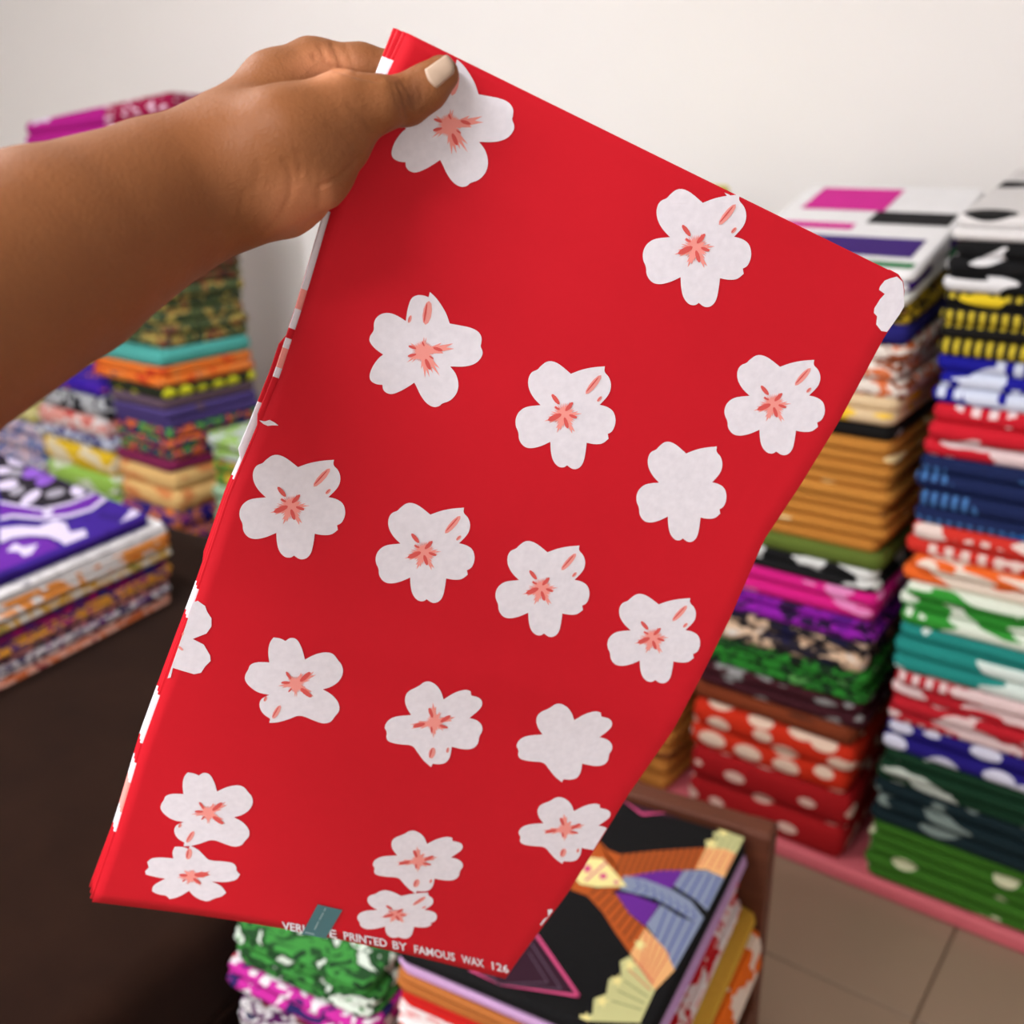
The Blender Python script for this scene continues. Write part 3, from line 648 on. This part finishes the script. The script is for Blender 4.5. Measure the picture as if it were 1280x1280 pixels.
def arc(P_, t):
    L = [0]
    for a, b in zip(P_, P_[1:]): L.append(L[-1] + math.hypot(b[0] - a[0], b[1] - a[1]))
    s = t * L[-1]
    for i in range(len(P_) - 1):
        if s <= L[i + 1] + 1e-9:
            k = (s - L[i]) / (L[i + 1] - L[i]); return (P_[i][0] + (P_[i + 1][0] - P_[i][0]) * k, P_[i][1] + (P_[i + 1][1] - P_[i][1]) * k)
    return P_[-1]
NV, NU = 90, 40
def edge_px(u, v):
    a, b = arc(Lp, v), arc(Rp, v)
    x = a[0] + (b[0] - a[0]) * u; y = a[1] + (b[1] - a[1]) * u
    y -= 11 * math.sin(math.pi * u) * max(0, (v - .85) / .15); return x, y
hold = empty('held_cloth', on_cloth(509, 41)); tag(hold, 'red folded cotton cloth printed with white flowers held up by the hand', 'cloth')
hinv = hold.matrix_basis.inverted()
LAY = 7; SPC = .0016
def lshift(j, v):                           # how far the left folds peek out, px
    base = [0, 6, 6, 11, 11, 8, 8, 5][j]
    w = .6 + .4 * math.sin(5 * v + j * 1.7) - .35 * (v > .62)
    if j in (1, 2): w = 1.0 if .1 < v < .45 else .25
    if j in (3, 4): w = 1.0 if .36 < v < .5 else (.5 if v < .36 else .25)
    return base * max(.1, w)
path = []                                   # (layer, u, kind)
V = []; Fc = []; MI = []; cols_n = 0
for j in range(LAY):
    us = [k / NU for k in range(NU + 1)] if j in (0, LAY - 1) else [0, .01, .02, .04, .1, .3, .5, .7, .9, .97, 1]
    if j % 2: us = us[::-1]
    for u in us: path.append((j, u, 0))
    if j < LAY - 1:
        for an in (-50, 0, 50): path.append((j, us[-1], an if an else .001))
for v_i in range(NV + 1):
    v = v_i / NV
    for (j, u, an) in path:
        jj = j; off = j * SPC; ex = 0
        if an:
            off = (j + .5) * SPC + .5 * SPC * math.sin(math.radians(an)); ex = .5 * SPC * math.cos(math.radians(an)) * 1500
        x, y = edge_px(u, v); sgn = 1 if u > .5 else -1
        sh = lshift(j, v) * (1 - u) ** 6 if not (an and u < .5) else lshift(j, v)
        x += -sh * .95 + sgn * ex * (1 if u in (0, 1) else 0); y += -sh * .30
        if j > 0 and u >= .9: x -= 2.0 * j * (u - .8) ; 
        tp = max(0, 1 - v * 12); y += j * tp * (2.3 if u > .12 else -.6); x -= j * tp * (0 if u > .12 else 1.2)
        y += -1.0 * j * max(0, (v - .9) / .1)
        V.append(hinv @ on_cloth(x, y, off))
NP = len(path)
wr = [(.03, .10), (.215, .30), (.305, .345), (.352, .40), (.435, .52), (.64, .675), (.77, .825), (.84, .92)]; pk = [(.30, .325), (.365, .385), (.87, .895)]
for a in range(NV):
    v = (a + .5) / NV
    for k in range(NP - 1):
        Fc.append((a * NP + k, a * NP + k + 1, (a + 1) * NP + k + 1, (a + 1) * NP + k))
        j, u, an = path[k]; m = 0
        if j >= 1 and u < .05 and ((j in (1, 2) and not .42 < v < .54) or (j >= 3 and .42 < v < .54) or v > .6 or v < .12):
            if any(p <= v <= q for p, q in wr): m = 1
            if m and any(p <= v <= q for p, q in pk): m = 2
        MI.append(m)
me = pymesh('cotton_sheet', V, Fc, True); me.polygons.foreach_set('material_index', MI)
sheet = link('cotton_sheet', me, [M_RED, M_PETAL, M_CORAL], hold)
sm = sheet.modifiers.new('thickness', 'SOLIDIFY'); sm.thickness = .0005; sm.offset = 0

A4 = crop(620, 420, 1224 / 440); A3 = crop(280, 340, 1213 / 360); A5 = crop(100, 700, 1047 / 360); A6 = crop(430, 820, 3.2)
TA = [(878, 85), (905, 65), (940, 72), (985, 108), (1020, 95), (1060, 87), (1103, 84), (1100, 102), (1118, 118), (1126, 145), (1118, 175), (1085, 207), (1110, 212), (1135, 228), (1142, 262), (1130, 292), (1113, 300), (1116, 315), (1095, 332), (1065, 333), (1040, 328), (1036, 360), (1028, 395), (1010, 412), (990, 413), (972, 400), (960, 408), (940, 405), (922, 385), (915, 355), (914, 325), (880, 340), (845, 347), (820, 340), (804, 318), (804, 295), (793, 275), (793, 250), (805, 228), (830, 212), (880, 208), (855, 185), (838, 155), (836, 125), (848, 102), (870, 95)]
TB = [(785, 110), (810, 95), (840, 97), (860, 105), (865, 83), (890, 105), (915, 140), (935, 175), (948, 215), (985, 222), (1030, 230), (1065, 245), (1083, 270), (1080, 300), (1076, 310), (1088, 335), (1080, 360), (1055, 385), (1010, 397), (950, 395), (975, 425), (987, 470), (978, 510), (950, 540), (915, 550), (905, 562), (880, 567), (850, 550), (825, 515), (812, 485), (800, 463), (775, 480), (740, 500), (705, 513), (680, 505), (668, 490), (667, 472), (640, 470), (615, 455), (612, 430), (625, 395), (650, 360), (670, 345), (640, 325), (613, 295), (612, 270), (632, 245), (630, 215), (640, 190), (665, 172), (700, 170), (735, 185), (765, 205), (770, 160)]
TC = [(690, 300), (705, 280), (730, 283), (748, 293), (765, 280), (790, 285), (808, 320), (818, 360), (850, 342), (890, 332), (920, 338), (935, 360), (952, 380), (956, 410), (940, 440), (910, 460), (882, 467), (915, 485), (940, 515), (943, 545), (925, 565), (912, 585), (885, 592), (850, 580), (800, 558), (760, 575), (720, 587), (690, 588), (693, 573), (665, 555), (652, 525), (660, 500), (690, 487), (650, 480), (615, 455), (600, 430), (605, 410), (615, 395), (620, 378), (645, 368), (690, 370), (685, 335)]
TD = [(300, 120), (320, 102), (345, 100), (370, 115), (388, 140), (398, 173), (440, 145), (485, 132), (505, 140), (507, 157), (540, 165), (553, 185), (545, 210), (500, 247), (530, 255), (550, 275), (552, 300), (538, 320), (535, 350), (515, 370), (480, 374), (430, 362), (425, 400), (410, 425), (385, 433), (355, 430), (348, 443), (320, 420), (295, 385), (275, 355), (225, 353), (180, 343), (170, 325), (175, 305), (163, 285), (175, 258), (205, 240), (270, 235), (250, 205), (243, 170), (255, 140)]
TE = [(335, 1060), (345, 1040), (375, 1040), (395, 1048), (400, 1035), (430, 1050), (450, 1070), (468, 1090), (520, 1092), (560, 1098), (570, 1115), (568, 1125), (582, 1140), (570, 1160), (530, 1168), (480, 1165), (515, 1180), (532, 1205), (515, 1220), (490, 1225), (465, 1238), (435, 1230), (410, 1215), (397, 1198), (370, 1215), (345, 1225), (325, 1228), (315, 1215), (285, 1212), (262, 1200), (265, 1180), (290, 1165), (310, 1155), (270, 1148), (240, 1140), (237, 1128), (250, 1115), (245, 1095), (260, 1080), (300, 1078), (340, 1082)]
# star: centre and strokes (x0,y0,x1,y1) in the template's frame, lobes = directions with reach
SA_ = ((962, 240), 55, [(-140, .75), (-60, .8), (-5, .95), (60, 1.05), (115, .95), (165, 1.1), (-170, .8)], [(918, 172, 945, 205), (965, 226, 992, 198), (905, 256, 952, 236), (978, 238, 1006, 248), (962, 246, 974, 282), (928, 212, 946, 222)], [(1036, 172, 1090, 112, 15), (1076, 196, 1092, 180, 8)])
SB_ = ((835, 332), 62, [(-150, .9), (-80, .9), (-10, 1.9), (55, 1.7), (80, 1.6), (145, 1.1)], [(775, 308, 808, 320), (832, 290, 842, 310), (878, 315, 918, 328), (772, 352, 808, 342), (846, 362, 866, 408), (862, 350, 880, 362)], [(862, 120, 846, 220, 26), (776, 212, 786, 180, 10)])
SC_ = ((785, 448), 42, [(-130, 1.1), (-60, 1.0), (-30, 1.7), (35, 1.6), (90, 1.0), (175, 1.3)], [(750, 402, 768, 430), (800, 438, 838, 404), (732, 442, 765, 442), (802, 462, 842, 494), (770, 462, 758, 476)], [(702, 572, 730, 524, 14), (672, 510, 680, 492, 8)])
SD_ = ((362, 264), 48, [(-95, 1.4), (-60, .9), (-15, 1.5), (40, .9), (95, 1.1), (170, 1.8)], [(340, 205, 354, 245), (276, 280, 325, 268), (385, 262, 425, 236), (380, 275, 415, 285), (350, 280, 350, 305)], [(346, 408, 358, 364, 18), (412, 386, 416, 364, 8)])
SE_ = ((405, 1146), 34, [(-140, .9), (-70, .7), (-10, 1.9), (40, 1.3), (120, .9), (175, 1.3)], [(360, 1140, 392, 1142), (415, 1140, 468, 1138), (412, 1152, 440, 1172), (385, 1155, 372, 1164)], [(392, 1085, 400, 1045, 16)])
def round_off(T):                           # soft petals, crisp notches
    for _ in range(2):
        o = []; n = len(T)
        for i in range(n):
            a, b, c = T[i - 1], T[i], T[(i + 1) % n]; u = (b[0] - a[0], b[1] - a[1]); w = (c[0] - b[0], c[1] - b[1])
            turn = abs(math.degrees(math.atan2(u[0] * w[1] - u[1] * w[0], u[0] * w[0] + u[1] * w[1])))
            if turn > 58: o.append(b)
            else: o += [(b[0] - u[0] * .25, b[1] - u[1] * .25), (b[0] + w[0] * .25, b[1] + w[1] * .25)]
        T = o
    return T
def template(T, S, plainf=False):
    T = round_off(T)
    (cx, cy), R, lobes, strokes, veins = S; rnd = random.Random(len(T)); out = [(T, 0)]
    if plainf: return out
    star = []; n = 72
    for i in range(n):
        a = -180 + 360 * i / n; rr = .62
        for la, lr in lobes:
            da = abs((a - la + 180) % 360 - 180); rr = max(rr, lr * math.exp(-(da / 22) ** 2))
        rr *= R * 1.18 * (1.0 if i % 2 else rnd.uniform(.58, .78)); star.append((cx + rr * math.cos(math.radians(a)), cy + rr * math.sin(math.radians(a))))
    out.append((star, 1))
    for x0, y0, x1, y1 in strokes:
        L = math.hypot(x1 - x0, y1 - y0); out.append((ell((x0 + x1) / 2, (y0 + y1) / 2, L / 2, max(3.2, L * .17), math.degrees(math.atan2(y1 - y0, x1 - x0)), 10), 2))
    for x0, y0, x1, y1, w in veins:
        L = math.hypot(x1 - x0, y1 - y0); an = math.degrees(math.atan2(y1 - y0, x1 - x0))
        out.append((ell((x0 + x1) / 2, (y0 + y1) / 2, L / 2, w * .72, an, 10), 3))
        nx, ny = (y1 - y0) / L * w * .3, -(x1 - x0) / L * w * .3
        out.append((ell((x0 + x1) / 2 - abs(nx), (y0 + y1) / 2 + ny * .2, L * .42, w * .16, an, 8), 2))
    return out
OFF = {0: -.0006, 1: -.0008, 2: -.00095, 3: -.0008}
FM = [M_PETAL, M_CORAL, M_STROKE, M_PINKVEIN]
def flower(tpl, bbox, clip=None):
    T = tpl[0][0]; x0, x1 = min(p[0] for p in T), max(p[0] for p in T); y0, y1 = min(p[1] for p in T), max(p[1] for p in T)
    polys = []
    for pts, m in tpl:
        q = [(bbox[0] + (x - x0) / (x1 - x0) * (bbox[1] - bbox[0]), bbox[2] + (y - y0) / (y1 - y0) * (bbox[3] - bbox[2])) for x, y in pts]
        if clip: q = clip(q)
        if len(q) > 2: polys.append((q, m))
    return decal('printed_flower', polys, FM, hold, lambda x, y, m: on_cloth(x, y, OFF[m]), 1)
def half(ax, ay, bx, by):                   # keep the part left of the line a->b
    def c(q):
        out = []; s = lambda p: (bx - ax) * (p[1] - ay) - (by - ay) * (p[0] - ax)
        for p, r in zip(q, q[1:] + q[:1]):
            sp_, sr = s(p), s(r)
            if sp_ >= 0: out.append(p)
            if sp_ * sr < 0:
                t = sp_ / (sp_ - sr); out.append((p[0] + (r[0] - p[0]) * t, p[1] + (r[1] - p[1]) * t))
        return out
    return c
fA, fB, fC, fD, fE = template(TA, SA_), template(TB, SB_), template(TC, SC_), template(TD, SD_), template(TE, SE_)
for bb in ((803, 938.4, 236, 383.6), (644, 769, 451, 586), (905, 1030.5, 443.4, 568.5), (619, 736.5, 675.6, 795.6), (758.8, 874.8, 741.7, 853.5), (299.3, 431.4, 568, 698.6), (469.4, 593, 628, 753), (446.6, 546, 1112, 1172.5)): flower(fA, bb)
flower(template(TA, SA_, True), (795, 907.6, 551.6, 677))
flower(fB, (461.6, 603, 364.6, 508.3)); flower(fB, (489, 642.5, 74, 233.4), half(572, 71, 660, 111))
flower(fC, (306, 428.6, 796, 903.5)); flower(fC, (200.7, 316, 964.7, 1057.5))
flower(fD, (481, 602.8, 851, 958)); flower(template(TD, SD_, True), (645.6, 765, 878.8, 977)); flower(fD, (648, 763, 995.6, 1078.8), half(786, 991, 708, 1114)); flower(fD, (466, 578.4, 1037.5, 1116))
flower(fE, (181.5, 300, 1055.8, 1125.6))
def patch(pts, m=0, more=()): return decal('printed_flower', [(pts, m)] + list(more), FM, hold, lambda x, y, m: on_cloth(x, y, OFF[m]), 2)
K = A5
patch(K([(428, 146), (455, 165), (462, 185), (478, 210), (478, 240), (460, 265), (410, 285), (450, 305), (473, 345), (475, 365), (455, 385), (440, 408), (415, 413), (370, 400), (338, 390), (330, 425), (318, 428), (352, 330), (385, 235), (412, 152)]), 0, [(ell(*K([(366, 318)])[0], 4, 1.6, 40), 1), (ell(*K([(374, 266)])[0], 2.6, 1, -70), 3)])
Q2 = crop(780, 200, 1280 / 370)
patch(Q2([(1178, 503), (1150, 510), (1125, 520), (1105, 545), (1100, 560), (1125, 578), (1105, 600), (1080, 640), (1078, 660), (1092, 675), (1088, 710), (1110, 738), (1135, 742), (1155, 715), (1190, 665), (1209, 632), (1207, 560), (1202, 525)]))
patch(A6([(814, 1012), (832, 1010), (834, 1018), (788, 1076), (784, 1070), (798, 1050), (816, 1040)]))
Q8 = crop(200, 260, 1024 / 240)
patch(Q8([(528, 1130), (560, 1135), (585, 1128), (612, 1142), (632, 1158), (600, 1157), (575, 1160), (552, 1150)]))
# flower tips at the top edge, beside the larger upper flower
patch(Q2([(432, 140), (452, 148), (470, 160), (476, 186), (440, 170), (446, 158)]))

def text_mesh(body, size, place, parent, mat, name, shear=0.0, bold=.02, spacing=1.0):
    cu = bpy.data.curves.new(name, 'FONT'); cu.body = body; cu.size = 1; cu.offset = bold; cu.shear = shear; cu.resolution_u = 2; cu.space_character = spacing
    tmp = bpy.data.objects.new('tmp_text', cu); COL.objects.link(tmp); bpy.context.view_layer.update()
    me = bpy.data.meshes.new_from_object(tmp.evaluated_get(bpy.context.evaluated_depsgraph_get())); bpy.data.objects.remove(tmp); bpy.data.curves.remove(cu)
    xs = [v.co.x for v in me.vertices]; wd = max(xs) - min(xs); x0 = min(xs); inv = parent.matrix_basis.inverted()
    for v in me.vertices: v.co = inv @ place((v.co.x - x0) / wd, v.co.y / .72)
    me.name = name; return link(name, me, mat, parent)
def baseline(x): return 1160.5 + (x - 353) * .152 + (x - 353) ** 2 * .00015
def word(body, xa, xb, h=10):
    def pl(s, t):
        x = xa + (xb - xa) * s - t * 1.0; yb_ = baseline(xa + (xb - xa) * s); return on_cloth(x, yb_ - t * h, -.0008)
    text_mesh(body, 1, pl, hold, M_PETAL, 'printed_lettering', 0, .022)
word('VERI', 353, 381); word('E', 412, 421); word('PRINTED', 430, 484); word('BY', 491, 509); word('FAMOUS', 518, 569); word('WAX', 577, 605); word('126', 615, 636)
stk = decal('sticker', [([(397, 1129), (428, 1136), (407, 1171.5), (377, 1166)], 0)], [M_STICK], hold, lambda x, y, m: on_cloth(x, y, -.0011), 2)
decal('sticker_print', [(l, 0) for a, b in (((393, 1160), (398, 1150)), ((399, 1148), (404, 1139)), ((405, 1137), (407, 1133)), ((381, 1163), (393, 1166))) for l in line([a, b], 1.4)], [M_STICKTXT], hold, lambda x, y, m: on_cloth(x, y, -.0014), 0).parent = stk
bpy.data.objects['sticker_print'].matrix_parent_inverse = Matrix()

# ------------------------------------------------------------------ the arm and hand (one continuous skin)
def J(px, py, d, rpx): return (np.array([(px - 640) / F_PX * d, (py - 640) / F_PX * d, d]), rpx / F_PX * d)
TH = LAY * SPC
def back(px, py, rpx):                       # finger lying against the back of the folded cloth
    d0 = depth_at(px, py); r = rpx / F_PX * d0; return J(px, py, d0 + (TH + r * .8) / .9, rpx)
def front(px, py, rpx, k=.86):
    d0 = depth_at(px, py); r = rpx / F_PX * d0; return J(px, py, d0 - r * k, rpx)
shoulder = (np.array([-.24, .235, -.06]), .058)
elbow = J(-430, 640, .285, 175)
arm = [[shoulder, (np.array([-.25, .14, .07]), .05), elbow], [elbow, J(-150, 440, .34, 158), J(60, 322, .40, 131), J(205, 250, .44, 97), J(292, 213, .455, 82)]]
thumb = [[J(292, 205, .452, 66), J(360, 172, .438, 62), J(430, 134, .443, 42), J(470, 130, .4455, 33), front(508, 125, 29), front(532, 110, 26.5), front(551, 93, 22.5)]]
thenar = [[J(335, 222, .448, 62), J(388, 205, .447, 56), J(425, 180, .449, 38)]]
heel = [[J(315, 232, .46, 62), J(360, 243, .468, 46), J(379, 241, .474, 37)]]
index = [[J(305, 170, .465, 58), J(350, 118, .472, 52), J(392, 92, .478, 41), J(450, 84, .479, 27), back(498, 92, 25), back(545, 130, 23), back(572, 185, 21), back(575, 225, 18)]]
middle = [[J(320, 190, .475, 48), J(385, 130, .492, 40), back(480, 150, 26), back(535, 200, 23), back(555, 255, 21), back(552, 290, 18)]]
ring = [[J(325, 215, .48, 44), J(385, 180, .497, 36), back(455, 205, 25), back(505, 255, 22), back(520, 305, 20), back(515, 340, 17)]]
pinky = [[J(335, 235, .482, 40), J(390, 225, .495, 30), back(420, 245, 21), back(462, 290, 19), back(478, 330, 17), back(474, 358, 15)]]
def chain_sdf(P3, chain):
    d = None
    for (a, ra), (b, rb) in zip(chain, chain[1:]):
        ba = b - a; h = np.clip(((P3 - a) @ ba) / (ba @ ba), 0, 1); q = P3 - a - h[:, None] * ba
        s = np.sqrt((q * q).sum(1)) - (ra + (rb - ra) * h); d = s if d is None else smin(d, s, .004)
    return d
def smin(a, b, k):
    h = np.clip(.5 + .5 * (b - a) / k, 0, 1); return b + (a - b) * h - k * h * (1 - h)
def sdf(P3):
    P3 = P3.astype(np.float64)
    d = smin(chain_sdf(P3, arm[0]), chain_sdf(P3, arm[1]), .02)
    h = smin(chain_sdf(P3, heel[0]), chain_sdf(P3, thenar[0]), .006)
    t = chain_sdf(P3, thumb[0]); i = chain_sdf(P3, index[0]); m = chain_sdf(P3, middle[0]); r = chain_sdf(P3, ring[0]); p = chain_sdf(P3, pinky[0])
    fing = smin(smin(i, m, .006), smin(r, p, .006), .006)
    h = smin(h, t, .010); h = smin(h, fing, .010)
    return smin(d, h, .018)
GR = .0013; allp = np.array([j[0] for c in (arm, thumb, thenar, heel, index, middle, ring, pinky) for ch in c for j in ch])
lo = allp.min(0) - .075; hi = allp.max(0) + .075; CB = 7
nb = np.ceil((hi - lo) / (GR * CB)).astype(int); n3 = nb * CB
gx, gy, gz = np.meshgrid(*[lo[k] + (np.arange(nb[k]) + .5) * GR * CB for k in range(3)], indexing='ij')
cs = sdf(np.stack([gx, gy, gz], -1).reshape(-1, 3)).reshape(nb)
fld = np.repeat(np.repeat(np.repeat(cs, CB, 0), CB, 1), CB, 2).astype(np.float32)
idx = np.argwhere(np.abs(fld) < GR * CB * 1.25)
fld[idx[:, 0], idx[:, 1], idx[:, 2]] = sdf(lo + (idx + .5) * GR)
# surface nets
ins = fld < 0
c8 = [ins[a:n3[0] - 1 + a, b:n3[1] - 1 + b, c:n3[2] - 1 + c] for a in (0, 1) for b in (0, 1) for c in (0, 1)]
cnt = sum(x.astype(np.int8) for x in c8); act = (cnt > 0) & (cnt < 8); cells = np.argwhere(act)
vid = -np.ones(act.shape, np.int32); vid[act] = np.arange(len(cells))
acc = np.zeros((len(cells), 3)); num = np.zeros(len(cells))
cor = [(a, b, c) for a in (0, 1) for b in (0, 1) for c in (0, 1)]
for a in range(8):
    for b in range(a + 1, 8):
        ca, cb_ = np.array(cor[a]), np.array(cor[b])
        if np.abs(ca - cb_).sum() != 1: continue
        fa = fld[tuple((cells + ca).T)]; fb = fld[tuple((cells + cb_).T)]; x = (fa < 0) != (fb < 0)
        t = np.where(x, fa / np.where(x, fa - fb, 1), 0)[:, None]; acc += np.where(x[:, None], ca + (cb_ - ca) * t, 0); num += x
VS = lo + (cells + acc / num[:, None] + .5) * GR
quads = []
for ax in range(3):
    o1 = [0, 0, 0]; o1[ax] = 1; sl0 = [slice(1, n3[k] - 1) for k in range(3)]; sl1 = list(sl0); sl0[ax] = slice(0, n3[ax] - 1); sl1[ax] = slice(1, n3[ax])
    A0, A1 = ins[tuple(sl0)], ins[tuple(sl1)]; u, w = (ax + 1) % 3, (ax + 2) % 3
    for flip, msk in ((0, A0 & ~A1), (1, ~A0 & A1)):
        e = np.argwhere(msk); e = e + np.array([0 if k == ax else 1 for k in range(3)])
        du = np.eye(3, dtype=int)[u]; dw = np.eye(3, dtype=int)[w]
        q = [vid[tuple((e - s * du - t_ * dw).T)] for s, t_ in ((1, 1), (0, 1), (0, 0), (1, 0))]
        q = np.stack(q, 1); quads.append(q[:, ::-1] if flip else q)
quads = np.concatenate(quads)
# normals from the field, smooth the net, then press in the skin creases
def grad(Pt, e=.0012): return np.stack([sdf(Pt + np.eye(3)[k] * e) - sdf(Pt - np.eye(3)[k] * e) for k in range(3)], 1)
for _ in range(2):
    g = grad(VS); g /= np.linalg.norm(g, axis=1)[:, None] + 1e-9; VS = VS - g * sdf(VS)[:, None] * .8
pxy = np.stack([VS[:, 0] / np.maximum(VS[:, 2], .05) * F_PX + 640, VS[:, 1] / np.maximum(VS[:, 2], .05) * F_PX + 640], 1)
facing = (g * (-VS / np.linalg.norm(VS, axis=1)[:, None])).sum(1)
k1 = crop(0, 0, 2); k2c = crop(340, 20, 4); k3c = crop(430, 40, 5.12)
creases = [(k2c([(655, 330), (690, 390), (715, 460)]), 1.0, 2.2), (k2c([(690, 335), (715, 400), (722, 440)]), .8, 2), (k2c([(630, 345), (655, 400), (670, 470), (690, 520)]), .8, 2.2),
           (k1([(712, 400), (728, 440), (725, 490), (700, 545), (660, 582)]), .8, 2.8), (k1([(745, 380), (752, 420), (745, 460)]), .45, 2.4), (k1([(610, 480), (600, 530), (620, 580)]), .4, 4), (k2c([(600, 350), (620, 410), (650, 490)]), .5, 2), (k2c([(735, 345), (745, 390), (742, 430)]), .5, 2), (k1([(772, 420), (782, 450), (800, 466)]), .5, 2.6), (k1([(800, 466), (850, 442), (900, 392)]), .9, 2.6),
           (k1([(800, 480), (795, 520), (770, 560)]), .7, 2.5), (k1([(870, 260), (905, 290), (925, 322)]), .7, 2.2), (k1([(840, 280), (880, 310), (905, 345)]), .5, 2), (k1([(820, 310), (860, 335), (890, 370)]), .5, 2),
           (k1([(800, 115), (812, 145), (830, 165)]), 1.0, 2.6), (k1([(830, 110), (845, 140), (858, 170)]), .9, 2.4), (k1([(865, 112), (875, 140), (890, 180)]), .8, 2.2), (k1([(785, 140), (830, 168), (900, 190), (950, 200)]), 1.5, 3), (k1([(640, 350), (650, 400), (640, 470)]), .4, 5)]
dis = np.zeros(len(VS))
def seg_d(p, a, b):
    a, b = np.array(a), np.array(b); ab = b - a; h = np.clip(((p - a) @ ab) / (ab @ ab), 0, 1); return np.linalg.norm(p - a - h[:, None] * ab, axis=1)
for pts, dep, wid in creases:
    dm = np.min([seg_d(pxy, a, b) for a, b in zip(pts, pts[1:])], 0); dis -= dep * .0008 * np.exp(-(dm / wid) ** 2) * (facing > .05) * (VS[:, 2] < .52) * (VS[:, 2] > .40)
VS = VS + g * dis[:, None]
# lighter palm skin on the heel of the hand and inside of the fingers
pal = np.zeros(len(VS))
for cx, cy, rx, ry in ((372, 258, 46, 42), (405, 80, 40, 22), (405, 250, 14, 30)):
    pal = np.maximum(pal, np.exp(-(((pxy[:, 0] - cx) / rx) ** 2 + ((pxy[:, 1] - cy) / ry) ** 2) ** 1.5))
pal *= VS[:, 2] > .42
knu = np.exp(-(((pxy[:, 0] - 516) / 16) ** 2 + ((pxy[:, 1] - 118) / 24) ** 2)) * (facing > 0)
Wv = np.stack([VS[:, 0], CP * VS[:, 2] - SP * VS[:, 1], CAM_H - (SP * VS[:, 2] + CP * VS[:, 1])], 1)
me = bpy.data.meshes.new('person'); me.from_pydata(Wv.tolist(), [], quads.tolist()); me.update(); me.polygons.foreach_set('use_smooth', [True] * len(me.polygons))
for nm, arr in (('palm', pal), ('knuckle', knu)):
    at = me.attributes.new(nm, 'FLOAT', 'POINT'); at.data.foreach_set('value', arr.astype(np.float32))
S = NT('brown_skin'); o_ = S.obj(); big = S.noise(o_, 14, 3); fin = S.noise(o_, 420, 3, .6); vo = S.add('ShaderNodeTexVoronoi'); vo.inputs['Scale'].default_value = 700; S.put(vo.inputs['Vector'], o_)
S.bump(S.math('ADD', fin, S.math('MULTIPLY', vo.outputs['Distance'], .6)), .3, .0008)
pa = S.add('ShaderNodeAttribute'); pa.attribute_name = 'palm'; kn = S.add('ShaderNodeAttribute'); kn.attribute_name = 'knuckle'
c_ = S.mix(big, lin((122, 73, 40)), lin((151, 96, 56))); c_ = S.mix(S.math('MULTIPLY', fin, .25), c_, lin((100, 54, 30)))
c_ = S.mix(S.math('MULTIPLY', pa.outputs['Fac'], .8), c_, lin((206, 138, 98))); c_ = S.mix(S.math('MULTIPLY', kn.outputs['Fac'], .5), c_, lin((84, 44, 28)))
S.b.inputs['Subsurface Weight'].default_value = .06; S.b.inputs['Subsurface Radius'].default_value = (.01, .004, .002); S.b.inputs['Subsurface Scale'].default_value = .3
M_SKIN = S.done(c_, .58, .25)
person = link('person', me, M_SKIN); tag(person, 'bare brown arm reaching out with the hand gripping the red flowered cloth', 'person')
# thumb nail: a curved plate sitting on the thumb
def march(px, py):
    r = np.array([(px - 640) / F_PX, (py - 640) / F_PX, 1.0]); t = np.linspace(.42, .475, 300); v = sdf(t[:, None] * r)
    k = np.argmax(v < .0002) if (v < .0002).any() else int(np.argmin(v)); p = t[k] * r
    for _ in range(3): n0 = grad(p[None])[0]; p = p - n0 / np.linalg.norm(n0) * float(sdf(p[None])[0])
    return p
NQ = [(531, 87), (546, 110.5), (567, 92), (557, 68.5)]       # base top, base bottom, tip bottom, tip top
V = []; Fc = []; NI, NJ = 9, 9
for i in range(NI):
    s = i / (NI - 1)
    for j in range(NJ):
        t = j / (NJ - 1); bow = 3.6 * (1 - (2 * t - 1) ** 2)
        a = (NQ[0][0] + (NQ[1][0] - NQ[0][0]) * t, NQ[0][1] + (NQ[1][1] - NQ[0][1]) * t); b_ = (NQ[3][0] + (NQ[2][0] - NQ[3][0]) * t, NQ[3][1] + (NQ[2][1] - NQ[3][1]) * t)
        x = a[0] + (b_[0] - a[0]) * s + bow * (.75 * (s ** 2) - .75 * (1 - s) ** 2); y = a[1] + (b_[1] - a[1]) * s - bow * (.6 * s ** 2 - .6 * (1 - s) ** 2)
        p = march(x, y); n_ = grad(p[None])[0]; n_ /= np.linalg.norm(n_)
        p = p + n_ * (.0003 + .0007 * (1 - (2 * t - 1) ** 4) * (.35 + .65 * s)); V.append(cam2w(Vector(p)))
for i in range(NI - 1):
    for j in range(NJ - 1): Fc.append((i * NJ + j, i * NJ + j + 1, (i + 1) * NJ + j + 1, (i + 1) * NJ + j))
M_NAIL = NT('nail'); M_NAIL = M_NAIL.done(M_NAIL.mix(M_NAIL.noise(M_NAIL.obj(), 90, 2), lin((172, 146, 124)), lin((194, 170, 150))), .45, .35)
nail = link('thumb_nail', pymesh('thumb_nail', V, Fc, True), M_NAIL, person); nail['label'] = 'pale thumb nail'
so = nail.modifiers.new('thickness', 'SOLIDIFY'); so.thickness = .0008; so.offset = -1
